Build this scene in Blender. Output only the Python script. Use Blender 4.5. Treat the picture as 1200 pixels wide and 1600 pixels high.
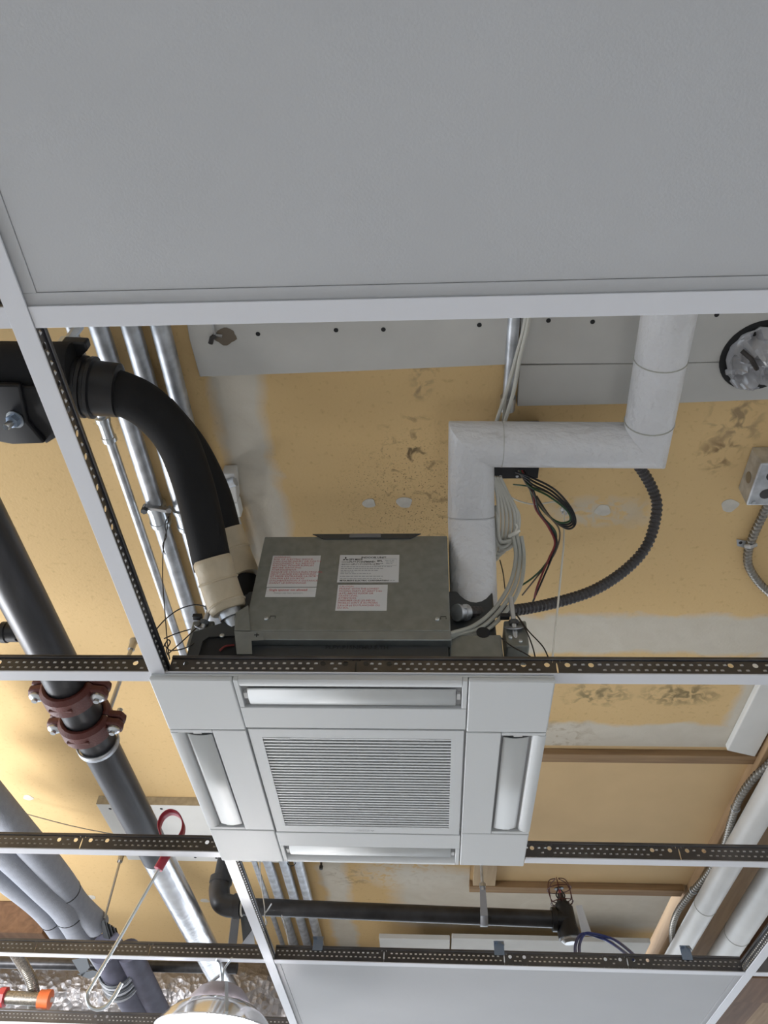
import bpy, bmesh, math, random
from mathutils import Vector, Matrix, noise
random.seed(7)
for o in list(bpy.data.objects): bpy.data.objects.remove(o)
scene = bpy.context.scene
COL = scene.collection
R = math.radians
G = 2.30                 # height of the suspended grid above the floor; all "z" below are relative to it
F = 0.6096               # grid module (2 ft)
# ------------------------------------------------------------------ camera
FPX = 1200.0
PITCH, YAW, ROLL = 0.8467, -0.0854, 0.0572
CAM = Vector((0.4192, -0.3574, -0.7129))
_f = Vector((math.sin(YAW)*math.cos(PITCH), math.cos(YAW)*math.cos(PITCH), math.sin(PITCH)))
_r0 = Vector((math.cos(YAW), -math.sin(YAW), 0)); _u0 = _r0.cross(_f)
_r = _r0*math.cos(ROLL) + _u0*math.sin(ROLL); _u = _u0*math.cos(ROLL) - _r0*math.sin(ROLL)
cd = bpy.data.cameras.new('camera'); cam = bpy.data.objects.new('camera', cd); COL.objects.link(cam)
cd.sensor_fit = 'VERTICAL'; cd.sensor_height = 36; cd.lens = 36*FPX/1600; cd.clip_start = 0.02
cam.matrix_world = Matrix(((_r.x, _u.x, -_f.x, CAM.x), (_r.y, _u.y, -_f.y, CAM.y), (_r.z, _u.z, -_f.z, CAM.z+G), (0, 0, 0, 1)))
scene.camera = cam
# ------------------------------------------------------------------ world, lights, exposure
w = bpy.data.worlds.new('world'); scene.world = w; w.use_nodes = True
w.node_tree.nodes['Background'].inputs[0].default_value = (0.86, 0.95, 1.06, 1)
w.node_tree.nodes['Background'].inputs[1].default_value = 1.95
def lamp(name, kind, loc, energy, color, size=0.1, aim=None):
    l = bpy.data.lights.new(name, kind); l.energy = energy; l.color = color
    if kind == 'AREA': l.shape = 'DISK'; l.size = size
    else: l.shadow_soft_size = size
    o = bpy.data.objects.new(name, l); COL.objects.link(o); o.location = (loc[0], loc[1], loc[2]+G)
    if aim: o.rotation_euler = (Vector(aim)-Vector(loc)).to_track_quat('-Z', 'Y').to_euler()
    return o
lamp('room_work_light', 'POINT', (-1.5, 1.7, -0.42), 68, (0.97, 0.98, 1.0), 0.30)
lamp('floor_work_light', 'POINT', (0.80, 0.10, -1.45), 4, (0.96, 0.98, 1.0), 0.14)
vs = scene.view_settings
vs.view_transform = 'Standard'; vs.look = 'None'; vs.gamma = 1; vs.use_curve_mapping = False; vs.exposure = 0.58

# ------------------------------------------------------------------ pixel -> place (1200x1600 frame)
def ray(x, y): return _f*FPX + _r*(x-600) - _u*(y-800)
def at(x, y, z):
    d = ray(x, y); return CAM + d*((z-CAM.z)/d.z)
def atY(x, y, Y):
    d = ray(x, y); return CAM + d*((Y-CAM.y)/d.y)
def pw(x, y, z, px):       # real size of px pixels at that place
    return px*(at(x, y, z)-CAM).dot(_f)/FPX
# ------------------------------------------------------------------ materials
MATS = {}
def nt(name):
    m = bpy.data.materials.new(name); m.use_nodes = True; MATS[name] = m
    t = m.node_tree; return m, t, t.nodes['Principled BSDF']
def rgba(c): return (c[0], c[1], c[2], 1)
def mat(name, col, rough=0.5, metal=0.0, var=0.0, vscale=20, bump=0.0, bscale=60, spec=0.5, stretch=None, coat=0.0, bdist=0.004):
    m, t, b = nt(name)
    b.inputs['Base Color'].default_value = rgba(col); b.inputs['Roughness'].default_value = rough
    b.inputs['Metallic'].default_value = metal; b.inputs['Specular IOR Level'].default_value = spec
    if coat: b.inputs['Coat Weight'].default_value = coat
    if var or bump:
        tc = t.nodes.new('ShaderNodeTexCoord'); mp = t.nodes.new('ShaderNodeMapping')
        if stretch: mp.inputs['Scale'].default_value = stretch
        t.links.new(tc.outputs['Object'], mp.inputs['Vector'])
    if var:
        n = t.nodes.new('ShaderNodeTexNoise'); n.inputs['Scale'].default_value = vscale; n.inputs['Detail'].default_value = 5
        t.links.new(mp.outputs[0], n.inputs['Vector'])
        r = t.nodes.new('ShaderNodeValToRGB'); r.color_ramp.elements[0].position = 0.3; r.color_ramp.elements[1].position = 0.7
        r.color_ramp.elements[0].color = rgba([max(0, c*(1-var)) for c in col]); r.color_ramp.elements[1].color = rgba([min(1, c*(1+var)) for c in col])
        t.links.new(n.outputs['Fac'], r.inputs['Fac']); t.links.new(r.outputs['Color'], b.inputs['Base Color'])
    if bump:
        n2 = t.nodes.new('ShaderNodeTexNoise'); n2.inputs['Scale'].default_value = bscale; n2.inputs['Detail'].default_value = 3
        t.links.new(mp.outputs[0], n2.inputs['Vector'])
        bp = t.nodes.new('ShaderNodeBump'); bp.inputs['Strength'].default_value = bump; bp.inputs['Distance'].default_value = bdist
        t.links.new(n2.outputs['Fac'], bp.inputs['Height']); t.links.new(bp.outputs['Normal'], b.inputs['Normal'])
    return m
mat('rail_white', (0.60, 0.605, 0.64), 0.38)
mat('rail_metal', (0.13, 0.13, 0.14), 0.30, 0.9, 0.25, 14)  # galvanised steel; dark surroundings it mirrors are put into the base colour
mat('dimple_glint', (0.60, 0.60, 0.61), 0.28, 0.9)  # same steel as the webs, paler: glints put into the colour
mat('panel_white', (0.43, 0.435, 0.45), 0.55, var=0.02, vscale=6, bump=0.05, bscale=400)
mat('plastic_white', (0.52, 0.53, 0.535), 0.55, bump=0.06, bscale=900)
mat('plastic_slat', (0.60, 0.60, 0.60), 0.4)
mat('vane_white', (0.53, 0.54, 0.54), 0.55)
mat('filter_grey', (0.17, 0.17, 0.175), 0.8)
mat('filter_light', (0.33, 0.33, 0.335), 0.8)
mat('dark_gap', (0.012, 0.012, 0.013), 0.8)
mat('unit_steel', (0.24, 0.25, 0.235), 0.42, 0.55, 0.10, 60)
mat('unit_steel_light', (0.27, 0.29, 0.29), 0.38, 0.6, 0.10, 40)
mat('unit_dark', (0.07, 0.075, 0.08), 0.45, 0.5)
mat('galvanised', (0.52, 0.54, 0.57), 0.46, 0.85, 0.28, 30)
mat('zinc_rod', (0.42, 0.42, 0.42), 0.35, 0.9)
mat('bolt_zinc', (0.62, 0.66, 0.70), 0.28, 0.9)
mat('bright_galv', (0.72, 0.72, 0.74), 0.25, 0.92, 0.2, 18, 0.12, 60)
mat('black_rubber', (0.008, 0.008, 0.009), 0.75, spec=0.3, bump=0.15, bscale=500)
mat('black_fitting', (0.010, 0.010, 0.012), 0.40, spec=0.45)
mat('black_steel', (0.045, 0.045, 0.050), 0.38, 0.35, 0.35, 14, stretch=(3, 0.5, 3))
mat('branch_black', (0.030, 0.030, 0.033), 0.4, 0.2, 0.4, 20)
mat('coupling_red', (0.115, 0.030, 0.024), 0.5, var=0.15, vscale=30, bump=0.2, bscale=200)
mat('beige_sleeve', (0.46, 0.385, 0.275), 0.5, var=0.08, vscale=40, bump=0.3, bscale=90)
mat('jacket_white', (0.64, 0.64, 0.655), 0.40, var=0.04, vscale=12, bump=0.8, bscale=34, stretch=(1, 1, 1.6), bdist=0.010)
mat('pvc_white', (0.60, 0.585, 0.56), 0.4, var=0.05, vscale=10)
mat('foam_grey', (0.27, 0.285, 0.325), 0.8, var=0.06, vscale=60, bump=0.25, bscale=300)
mat('foam_dark', (0.10, 0.10, 0.14), 0.7, var=0.2, vscale=20)
mat('strap_grey', (0.30, 0.31, 0.34), 0.45)
mat('cable_white', (0.52, 0.51, 0.46), 0.45)
mat('cable_grey', (0.40, 0.40, 0.36), 0.45)
mat('string_white', (0.75, 0.73, 0.66), 0.8)
mat('flex_dark', (0.075, 0.070, 0.072), 0.45, 0.5)
mat('flex_steel', (0.30, 0.285, 0.26), 0.35, 0.85)
mat('braided_steel', (0.24, 0.22, 0.19), 0.4, 0.8, 0.4, 200)
mat('wire_black', (0.010, 0.010, 0.012), 0.4)
mat('wire_dark', (0.035, 0.030, 0.028), 0.45, 0.4)
mat('wire_green', (0.02, 0.075, 0.03), 0.4)
mat('wire_red', (0.20, 0.015, 0.015), 0.4)
mat('wire_brown', (0.14, 0.11, 0.08), 0.5)
mat('tube_blue', (0.028, 0.045, 0.20), 0.35)
mat('red_strap', (0.36, 0.022, 0.045), 0.4)
mat('red_paint', (0.40, 0.045, 0.05), 0.4)
mat('orange_paint', (0.62, 0.13, 0.035), 0.45)
mat('cage_red', (0.075, 0.018, 0.014), 0.5, 0.2)
mat('label_white', (0.58, 0.58, 0.585), 0.6)
mat('print_red', (0.50, 0.10, 0.11), 0.6)
mat('print_black', (0.02, 0.02, 0.022), 0.6)
mat('print_grey', (0.30, 0.31, 0.32), 0.6)
mat('drywall_white', (0.50, 0.49, 0.465), 0.75, var=0.06, vscale=8, bump=0.1, bscale=60)
mat('drywall_bright', (0.68, 0.675, 0.65), 0.75, var=0.04, vscale=8)
mat('drywall_edge', (0.40, 0.33, 0.22), 0.85, var=0.15, vscale=60)
mat('joint_mud', (0.58, 0.55, 0.49), 0.8, var=0.10, vscale=40)
mat('tan_board', (0.64, 0.45, 0.235), 0.8, var=0.06, vscale=4)
mat('clip_blue', (0.20, 0.25, 0.33), 0.4, 0.5)
mat('floor_grey', (0.40, 0.41, 0.42), 0.8, var=0.1, vscale=3)
mat('plastic_film', (0.38, 0.38, 0.40), 0.22, var=0.25, vscale=14, bump=0.5, bscale=25, coat=0.6)
mat('lamp_housing', (0.33, 0.31, 0.36), 0.4)
mat('lamp_reflector', (0.85, 0.85, 0.87), 0.15, 0.9)
m, t, b = nt('lamp_glow'); b.inputs['Emission Color'].default_value = (1, 0.97, 0.95, 1); b.inputs['Emission Strength'].default_value = 95
b.inputs['Base Color'].default_value = (0.9, 0.9, 0.9, 1)
def wood(name, a, c, axis):
    m, t, b = nt(name); b.inputs['Roughness'].default_value = 0.75
    tc = t.nodes.new('ShaderNodeTexCoord'); mp = t.nodes.new('ShaderNodeMapping')
    s = [28, 28, 28]; s[axis] = 2.2; mp.inputs['Scale'].default_value = s
    n = t.nodes.new('ShaderNodeTexNoise'); n.inputs['Scale'].default_value = 1.0; n.inputs['Detail'].default_value = 6; n.inputs['Distortion'].default_value = 0.8
    r = t.nodes.new('ShaderNodeValToRGB'); r.color_ramp.elements[0].position = 0.3; r.color_ramp.elements[1].position = 0.7
    r.color_ramp.elements[0].color = rgba(a); r.color_ramp.elements[1].color = rgba(c)
    t.links.new(tc.outputs['Object'], mp.inputs[0]); t.links.new(mp.outputs[0], n.inputs['Vector']); t.links.new(n.outputs['Fac'], r.inputs['Fac'])
    t.links.new(r.outputs['Color'], b.inputs['Base Color'])
wood('wood_x', (0.20, 0.115, 0.055), (0.36, 0.23, 0.115), 0)
wood('wood_y', (0.26, 0.155, 0.075), (0.42, 0.275, 0.145), 1)
wood('wood_red', (0.115, 0.060, 0.032), (0.20, 0.11, 0.06), 1)
wood('wood_pale', (0.40, 0.28, 0.16), (0.52, 0.39, 0.24), 1)
# aluminium foil: crinkled
m, t, b = nt('foil'); b.inputs['Metallic'].default_value = 0.85; b.inputs['Roughness'].default_value = 0.42
b.inputs['Base Color'].default_value = (0.36, 0.34, 0.34, 1)
tc = t.nodes.new('ShaderNodeTexCoord'); v = t.nodes.new('ShaderNodeTexVoronoi'); v.inputs['Scale'].default_value = 38
n = t.nodes.new('ShaderNodeTexNoise'); n.inputs['Scale'].default_value = 22; n.inputs['Detail'].default_value = 4; n.inputs['Distortion'].default_value = 1.2
mx = t.nodes.new('ShaderNodeMath'); mx.operation = 'ADD'; bp = t.nodes.new('ShaderNodeBump'); bp.inputs['Strength'].default_value = 0.9; bp.inputs['Distance'].default_value = 0.008
t.links.new(tc.outputs['Object'], v.inputs['Vector']); t.links.new(tc.outputs['Object'], n.inputs['Vector'])
t.links.new(v.outputs['Distance'], mx.inputs[0]); t.links.new(n.outputs['Fac'], mx.inputs[1]); t.links.new(mx.outputs[0], bp.inputs['Height']); t.links.new(bp.outputs[0], b.inputs['Normal'])

# ------------------------------------------------------------------ mesh helpers
ORG = {}
class MB:
    def __init__(s): s.v = []; s.f = []
    def add(s, vs, fs):
        k = len(s.v); s.v += [Vector(p) for p in vs]; s.f += [tuple(i+k for i in f) for f in fs]; return s
    def box(s, x0, x1, y0, y1, z0, z1):
        return s.add([(x0,y0,z0),(x1,y0,z0),(x1,y1,z0),(x0,y1,z0),(x0,y0,z1),(x1,y0,z1),(x1,y1,z1),(x0,y1,z1)],
                     [(0,3,2,1),(4,5,6,7),(0,1,5,4),(1,2,6,5),(2,3,7,6),(3,0,4,7)])
    def bar(s, a, b, w, h, up=(0,0,1)):       # square bar from a to b
        a, b = Vector(a), Vector(b); d = (b-a).normalized(); up = Vector(up)
        x = d.cross(up); x = x.normalized() if x.length > 1e-4 else d.orthogonal().normalized()
        y = x.cross(d).normalized(); q = []
        for p in (a, b):
            for i, j in ((-1,-1),(1,-1),(1,1),(-1,1)): q.append(p + x*i*w/2 + y*j*h/2)
        return s.add(q, [(0,1,2,3),(7,6,5,4),(0,4,5,1),(1,5,6,2),(2,6,7,3),(3,7,4,0)])
    def tube(s, pts, r, n=12, caps=True, closed=False):
        pts = [Vector(p) for p in pts]; N = len(pts)
        rs = list(r) if isinstance(r, (list, tuple)) else [r]*N
        nrm = None; vs = []; fs = []
        for i, p in enumerate(pts):
            if closed: d = pts[(i+1) % N]-pts[i-1]
            else: d = pts[min(i+1, N-1)]-pts[max(i-1, 0)]
            d = d.normalized() if d.length > 1e-9 else Vector((0,0,1))
            if nrm is None: nrm = d.orthogonal().normalized()
            else:
                nrm = nrm - d*nrm.dot(d); nrm = nrm.normalized() if nrm.length > 1e-6 else d.orthogonal().normalized()
            bn = d.cross(nrm)
            for k in range(n):
                a = 2*math.pi*k/n; vs.append(p + (nrm*math.cos(a)+bn*math.sin(a))*rs[i])
        for i in range(N if closed else N-1):
            j = (i+1) % N
            for k in range(n):
                l = (k+1) % n; fs.append((i*n+k, i*n+l, j*n+l, j*n+k))
        if caps and not closed: fs += [tuple(range(n-1, -1, -1)), tuple((N-1)*n+k for k in range(n))]
        return s.add(vs, fs)
    def lathe(s, p, d, prof, n=20):           # profile [(t, r)] along direction d from p
        p, d = Vector(p), Vector(d).normalized()
        return s.tube2(p, d, prof, n)
    def tube2(s, p, d, prof, n):
        x = d.orthogonal().normalized(); y = d.cross(x); vs = []; fs = []
        for tt, r in prof:
            for k in range(n):
                a = 2*math.pi*k/n; vs.append(p + d*tt + (x*math.cos(a)+y*math.sin(a))*max(r, 1e-5))
        for i in range(len(prof)-1):
            for k in range(n):
                l = (k+1) % n; fs.append((i*n+k, i*n+l, (i+1)*n+l, (i+1)*n+k))
        fs += [tuple(range(n-1, -1, -1)), tuple((len(prof)-1)*n+k for k in range(n))]
        return s.add(vs, fs)
    def prism(s, poly, ext):                  # polygon of 3-D points extruded by a vector
        n = len(poly); poly = [Vector(p) for p in poly]; e = Vector(ext)
        return s.add(poly+[p+e for p in poly], [tuple(range(n-1, -1, -1)), tuple(range(n, 2*n))]+[(i, (i+1) % n, n+(i+1) % n, n+i) for i in range(n)])
    def sheet(s, rows):                       # grid of points
        n = len(rows[0]); vs = [p for r_ in rows for p in r_]; fs = []
        for i in range(len(rows)-1):
            for k in range(n-1): fs.append((i*n+k, i*n+k+1, (i+1)*n+k+1, (i+1)*n+k))
        return s.add(vs, fs)
def props(o, label=None, cat=None, group=None, kind=None):
    if label: o['label'] = label
    if cat: o['category'] = cat
    if group: o['group'] = group
    if kind: o['kind'] = kind
    return o
def place(o, org, parent):
    if parent is None: o.location = (org.x, org.y, org.z+G)
    else: o.parent = parent; o.location = org-ORG[parent.name]
    ORG[o.name] = org
def build(mb, name, m, parent=None, label=None, cat=None, group=None, kind=None, smooth=True, bevel=0, solid=0, angle=38):
    xs = [p.x for p in mb.v]; ys = [p.y for p in mb.v]; zs = [p.z for p in mb.v]
    org = Vector(((min(xs)+max(xs))/2, (min(ys)+max(ys))/2, min(zs)))
    me = bpy.data.meshes.new(name); me.from_pydata([p-org for p in mb.v], [], mb.f)
    bm = bmesh.new(); bm.from_mesh(me); bmesh.ops.recalc_face_normals(bm, faces=bm.faces); bm.to_mesh(me); bm.free()
    me.materials.append(MATS[m])
    if smooth: me.shade_smooth(); me.set_sharp_from_angle(angle=R(angle))
    o = bpy.data.objects.new(name, me); COL.objects.link(o); place(o, org, parent)
    if bevel:
        md = o.modifiers.new('bevel', 'BEVEL'); md.width = bevel; md.segments = 2; md.limit_method = 'ANGLE'; md.angle_limit = R(40)
    if solid:
        md = o.modifiers.new('solid', 'SOLIDIFY'); md.thickness = solid; md.offset = 0
    return props(o, label, cat, group, kind)
def thing(name, label, cat, org, group=None):
    o = bpy.data.objects.new(name, None); COL.objects.link(o); o.empty_display_size = 0.05
    place(o, Vector(org), None); return props(o, label, cat, group)
def instance(src, org, parent, rot=None):
    o = src.copy(); COL.objects.link(o); place(o, Vector(org), parent)
    for k in list(o.keys()):
        if k not in ('label', 'group'): pass
    if rot: o.rotation_euler = rot
    return o
def smoothp(pts, k=8):                        # Catmull-Rom
    pts = [Vector(p) for p in pts]; out = []
    for i in range(len(pts)-1):
        p0 = pts[max(i-1, 0)]; p1 = pts[i]; p2 = pts[i+1]; p3 = pts[min(i+2, len(pts)-1)]
        for j in range(k):
            t_ = j/k
            out.append(0.5*((2*p1)+(p2-p0)*t_+(2*p0-5*p1+4*p2-p3)*t_*t_+(3*p1-p0-3*p2+p3)*t_**3))
    out.append(pts[-1]); return out
def pxs(lst, k=8): return smoothp([at(*q) for q in lst], k)
def text(body, name, m, parent, pos, xdir, ydir, size, align='LEFT', spacing=1.0, bold=0.0, sx=1.0):
    c = bpy.data.curves.new('t', 'FONT'); c.body = body; c.size = size; c.align_x = align; c.space_line = spacing; c.offset = bold; c.resolution_u = 2; c.fill_mode = 'FRONT'
    to = bpy.data.objects.new('t', c); COL.objects.link(to)
    dg = bpy.context.evaluated_depsgraph_get(); me = bpy.data.meshes.new_from_object(to.evaluated_get(dg))
    bpy.data.objects.remove(to); bpy.data.curves.remove(c)
    xd, yd = Vector(xdir).normalized(), Vector(ydir).normalized(); zd = xd.cross(yd)
    me.transform(Matrix(((xd.x*sx, yd.x, zd.x, 0), (xd.y*sx, yd.y, zd.y, 0), (xd.z*sx, yd.z, zd.z, 0), (0, 0, 0, 1))))
    me.materials.clear(); me.materials.append(MATS[m]); me.name = name
    o = bpy.data.objects.new(name, me); COL.objects.link(o); place(o, Vector(pos), parent); return o

# ------------------------------------------------------------------ structure
D = 0.52                                       # gypsum deck above the grid
def dk(x, y): return at(x, y, D)
build(MB().box(-6, 7, -5, 9, -G-0.1, -G), 'floor', 'floor_grey', kind='structure')
build(MB().box(-6, 4.6, -3.6, -3.5, -G, D-0.001), 'added_wall_near', 'drywall_bright', kind='structure')  # unseen wall added to cut world light entering the plenum from behind
build(MB().box(4.5, 4.6, -3.499, 9, -G, D-0.001), 'added_wall_right', 'drywall_bright', kind='structure')  # also added out of view, darkens the right side of the plenum
# gypsum deck with its own colours: tan paper, joint-compound bands, mould stains
m, t, b = nt('deck'); b.inputs['Roughness'].default_value = 0.85; b.inputs['Specular IOR Level'].default_value = 0.2
geo = t.nodes.new('ShaderNodeNewGeometry'); sep0 = t.nodes.new('ShaderNodeSeparateXYZ'); t.links.new(geo.outputs['Position'], sep0.inputs[0])
def noi(scale, detail=4, dist=0.0):
    n_ = t.nodes.new('ShaderNodeTexNoise'); n_.inputs['Scale'].default_value = scale; n_.inputs['Detail'].default_value = detail; n_.inputs['Distortion'].default_value = dist
    t.links.new(geo.outputs['Position'], n_.inputs['Vector']); return n_.outputs['Fac']
def mth(op, a, c, clamp=False):
    n_ = t.nodes.new('ShaderNodeMath'); n_.operation = op; n_.use_clamp = clamp
    for i, q in enumerate((a, c)):
        if isinstance(q, (int, float)): n_.inputs[i].default_value = q
        else: t.links.new(q, n_.inputs[i])
    return n_.outputs[0]
wob = mth('MULTIPLY', mth('SUBTRACT', noi(7, 5, 0.6), 0.5), 0.085)
wob2 = mth('MULTIPLY', mth('SUBTRACT', noi(11, 5, 0.3), 0.5), 0.07)
X_ = mth('ADD', sep0.outputs['X'], wob); Y_ = mth('ADD', sep0.outputs['Y'], wob2)
def boxmask(x0, x1, y0, y1, soft=0.02):
    a = mth('MULTIPLY', mth('SUBTRACT', X_, x0), 1/soft, True); c = mth('MULTIPLY', mth('SUBTRACT', x1, X_), 1/soft, True)
    d = mth('MULTIPLY', mth('SUBTRACT', Y_, y0), 1/soft, True); e = mth('MULTIPLY', mth('SUBTRACT', y1, Y_), 1/soft, True)
    return mth('MULTIPLY', mth('MULTIPLY', a, c), mth('MULTIPLY', d, e))
def mixc(fac, c1, c2):
    n_ = t.nodes.new('ShaderNodeMix'); n_.data_type = 'RGBA'
    t.links.new(fac, n_.inputs[0]) if not isinstance(fac, float) else None
    for i, q in ((6, c1), (7, c2)):
        if isinstance(q, tuple): n_.inputs[i].default_value = rgba(q)
        else: t.links.new(q, n_.inputs[i])
    return n_.outputs[2]
base = mixc(noi(2.2, 6), (0.62, 0.425, 0.20), (0.72, 0.520, 0.27))
base = mixc(mth('MULTIPLY', mth('SUBTRACT', noi(90, 2), 0.60), 2.2, True), base, (0.42, 0.27, 0.12))
mud = mixc(noi(14, 6, 1.0), (0.53, 0.49, 0.42), (0.66, 0.63, 0.56))
bands = [
    (dk(330, 640).x, dk(428, 640).x, -1.0, 6.0, 0.03),                             # joint running away from the viewer
    (0.62, 1.6, dk(1000, 958).y, dk(1000, 1026).y, 0.02),                           # joint running across, right
    (0.52, 1.5, dk(1000, 1128).y, dk(1000, 1172).y+0.1, 0.02),                      # white margin before the opening
    (dk(1165, 1040).x, 1.6, 0.95, 1.8, 0.03),
    (dk(600, 1380).x, 1.6, dk(700, 1352).y, 3.0, 0.08),
]
msk = None
for q in bands:
    k_ = boxmask(*q); msk = k_ if msk is None else mth('MAXIMUM', msk, k_)
colr = mixc(mth('MULTIPLY', msk, 0.92), base, mud)
# mould and water stains with shapes of their own
def blot(px, py, rx, ry, strength, col_, prev, thr=0.45):
    c_ = dk(px, py)
    a = mth('MULTIPLY', mth('SUBTRACT', X_, c_.x), 1/rx); c2 = mth('MULTIPLY', mth('SUBTRACT', Y_, c_.y), 1/ry)
    rr = mth('SUBTRACT', 1.0, mth('ADD', mth('MULTIPLY', a, a), mth('MULTIPLY', c2, c2)), True)
    g = mth('MULTIPLY', mth('SUBTRACT', noi(34, 5, 0.8), thr), 7, True)
    return mixc(mth('MULTIPLY', mth('MULTIPLY', rr, g), strength), prev, col_)
colr = blot(645, 720, 0.09, 0.14, 0.9, (0.10, 0.07, 0.04), colr, 0.56)
colr = blot(660, 800, 0.16, 0.16, 0.7, (0.20, 0.13, 0.07), colr, 0.60)
colr = blot(690, 790, 0.20, 0.24, 0.0, (0.2, 0.13, 0.07), colr, 0.6)
spk = dk(655, 780); sp_a = mth('MULTIPLY', mth('SUBTRACT', X_, spk.x), 1/0.2); sp_b = mth('MULTIPLY', mth('SUBTRACT', Y_, spk.y), 1/0.2)
sp_r = mth('SUBTRACT', 1.0, mth('ADD', mth('MULTIPLY', sp_a, sp_a), mth('MULTIPLY', sp_b, sp_b)), True)
colr = mixc(mth('MULTIPLY', sp_r, mth('MULTIPLY', mth('SUBTRACT', noi(260, 2), 0.60), 9, True)), colr, (0.16, 0.10, 0.05))
colr = blot(1150, 650, 0.07, 0.09, 0.75, (0.22, 0.16, 0.10), colr)
colr = blot(1125, 710, 0.06, 0.06, 0.8, (0.17, 0.10, 0.05), colr, 0.52)
colr = blot(1060, 1085, 0.12, 0.06, 0.85, (0.15, 0.12, 0.06), colr, 0.42)
colr = blot(930, 1085, 0.10, 0.06, 0.8, (0.18, 0.15, 0.08), colr, 0.45)
colr = blot(650, 592, 0.03, 0.05, 0.8, (0.20, 0.15, 0.10), colr, 0.5)
colr = blot(860, 1150, 0.14, 0.10, 0.6, (0.30, 0.22, 0.12), colr, 0.5)
colr = blot(935, 800, 0.13, 0.06, 0.75, (0.58, 0.54, 0.46), colr, 0.40)
colr = blot(640, 1365, 0.22, 0.16, 0.8, (0.66, 0.62, 0.54), colr, 0.36)
colr = blot(550, 1370, 0.10, 0.10, 0.6, (0.24, 0.17, 0.10), colr, 0.5)
t.links.new(colr, b.inputs['Base Color'])
bp = t.nodes.new('ShaderNodeBump'); bp.inputs['Strength'].default_value = 0.12; bp.inputs['Distance'].default_value = 0.003
t.links.new(noi(160, 2), bp.inputs['Height']); t.links.new(bp.outputs[0], b.inputs['Normal'])

yr0 = dk(1000, 1166).y; yr1 = dk(900, 1390).y; xr0 = dk(735, 1352).x; xr1 = dk(1115, 1290).x
xg = xr1+0.01                                  # right edge of the gypsum
mb = MB(); mb.box(-5, xg+1.5, -4, yr0-0.75, D, D+0.016); mb.box(-5, xg+0.16, yr0-0.75, yr0, D, D+0.016)
mb.box(-5, xr0, yr0, yr1, D, D+0.016); mb.box(-5, xg-0.035, yr1, 8.5, D, D+0.016)
deck = build(mb, 'ceiling', 'deck', kind='structure', smooth=False)
# white drywall strips fixed under the deck at the near end
def strip(corners, z, th, m_, name='drywall_strip', par=deck, bev=0.0015):
    return build(MB().prism([at(x, y, z) for x, y in corners], (0, 0, th)), name, m_, par, smooth=False, bevel=bev)
strip([(287, 480), (296, 531), (312, 589), (560, 580), (791, 570), (798, 440), (280, 440)], D-0.013, 0.0125, 'drywall_white')
strip([(815, 440), (812, 569), (1000, 568), (1330, 562), (1360, 440)], D-0.013, 0.0125, 'drywall_white')
strip([(812, 571), (808, 635), (1000, 631), (1060, 630), (1320, 620), (1330, 564)], D-0.012, 0.0115, 'drywall_white')
for x, y in [(403, 522), (525, 516), (599, 515), (749, 508), (857, 501), (926, 503), (1120, 492)]:
    p = at(x, y, D-0.0135); build(MB().lathe(p, (0, 0, 1), [(0, 0.0042), (0.004, 0.0042)], 12), 'screw_hole', 'dark_gap', deck)
# patched screw heads
for x, y, s in [(577, 786, 10), (632, 785, 12), (942, 797, 12), (1140, 790, 13), (44, 1246, 8), (142, 1402, 8), (320, 1407, 7)]:
    p = dk(x, y); r_ = pw(x, y, D, s); vs = []
    poly = [p+Vector((math.cos(a)*r_*(1+0.16*math.sin(3*a+x)), math.sin(a)*r_*(1+0.12*math.cos(2*a+y)), -0.0008)) for a in [2*math.pi*i/18 for i in range(18)]]
    build(MB().prism(poly, (0, 0, 0.0016)), 'mud_patch', 'joint_mud', deck, smooth=False)
# tan board set in the opening, wooden frame round it
build(MB().box(xr0-0.02, xr1+0.02, yr0-0.01, yr1+0.02, D+0.002, D+0.014), 'opening_board', 'tan_board', deck, smooth=False)
a0, a1 = dk(820, 1166), dk(1172, 1181)
build(MB().box(xr0-0.06, xr1+0.09, a0.y+0.012, a0.y+0.055, D-0.018, D+0.0015), 'opening_batten', 'wood_x', deck, bevel=0.002)
build(MB().box(xr0, xr1-0.005, yr1-0.06, yr1-0.01, D-0.022, D+0.0015), 'opening_batten', 'wood_x', deck, bevel=0.002)
xb = dk(775, 1360).x
build(MB().box(xr0+0.012, xb, yr1-0.75, yr1-0.062, D-0.02, D+0.0015), 'opening_batten', 'wood_pale', deck, bevel=0.002)
# white drywall return hanging at the right end of the gypsum
build(MB().prism([at(1190, 1065, D-0.02), at(1136, 1173, D-0.02), at(1180, 1183, D-0.02), at(1245, 1065, D-0.02)], (0, 0, 0.0195)), 'drywall_return', 'drywall_bright', deck, smooth=False, bevel=0.003)
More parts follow.
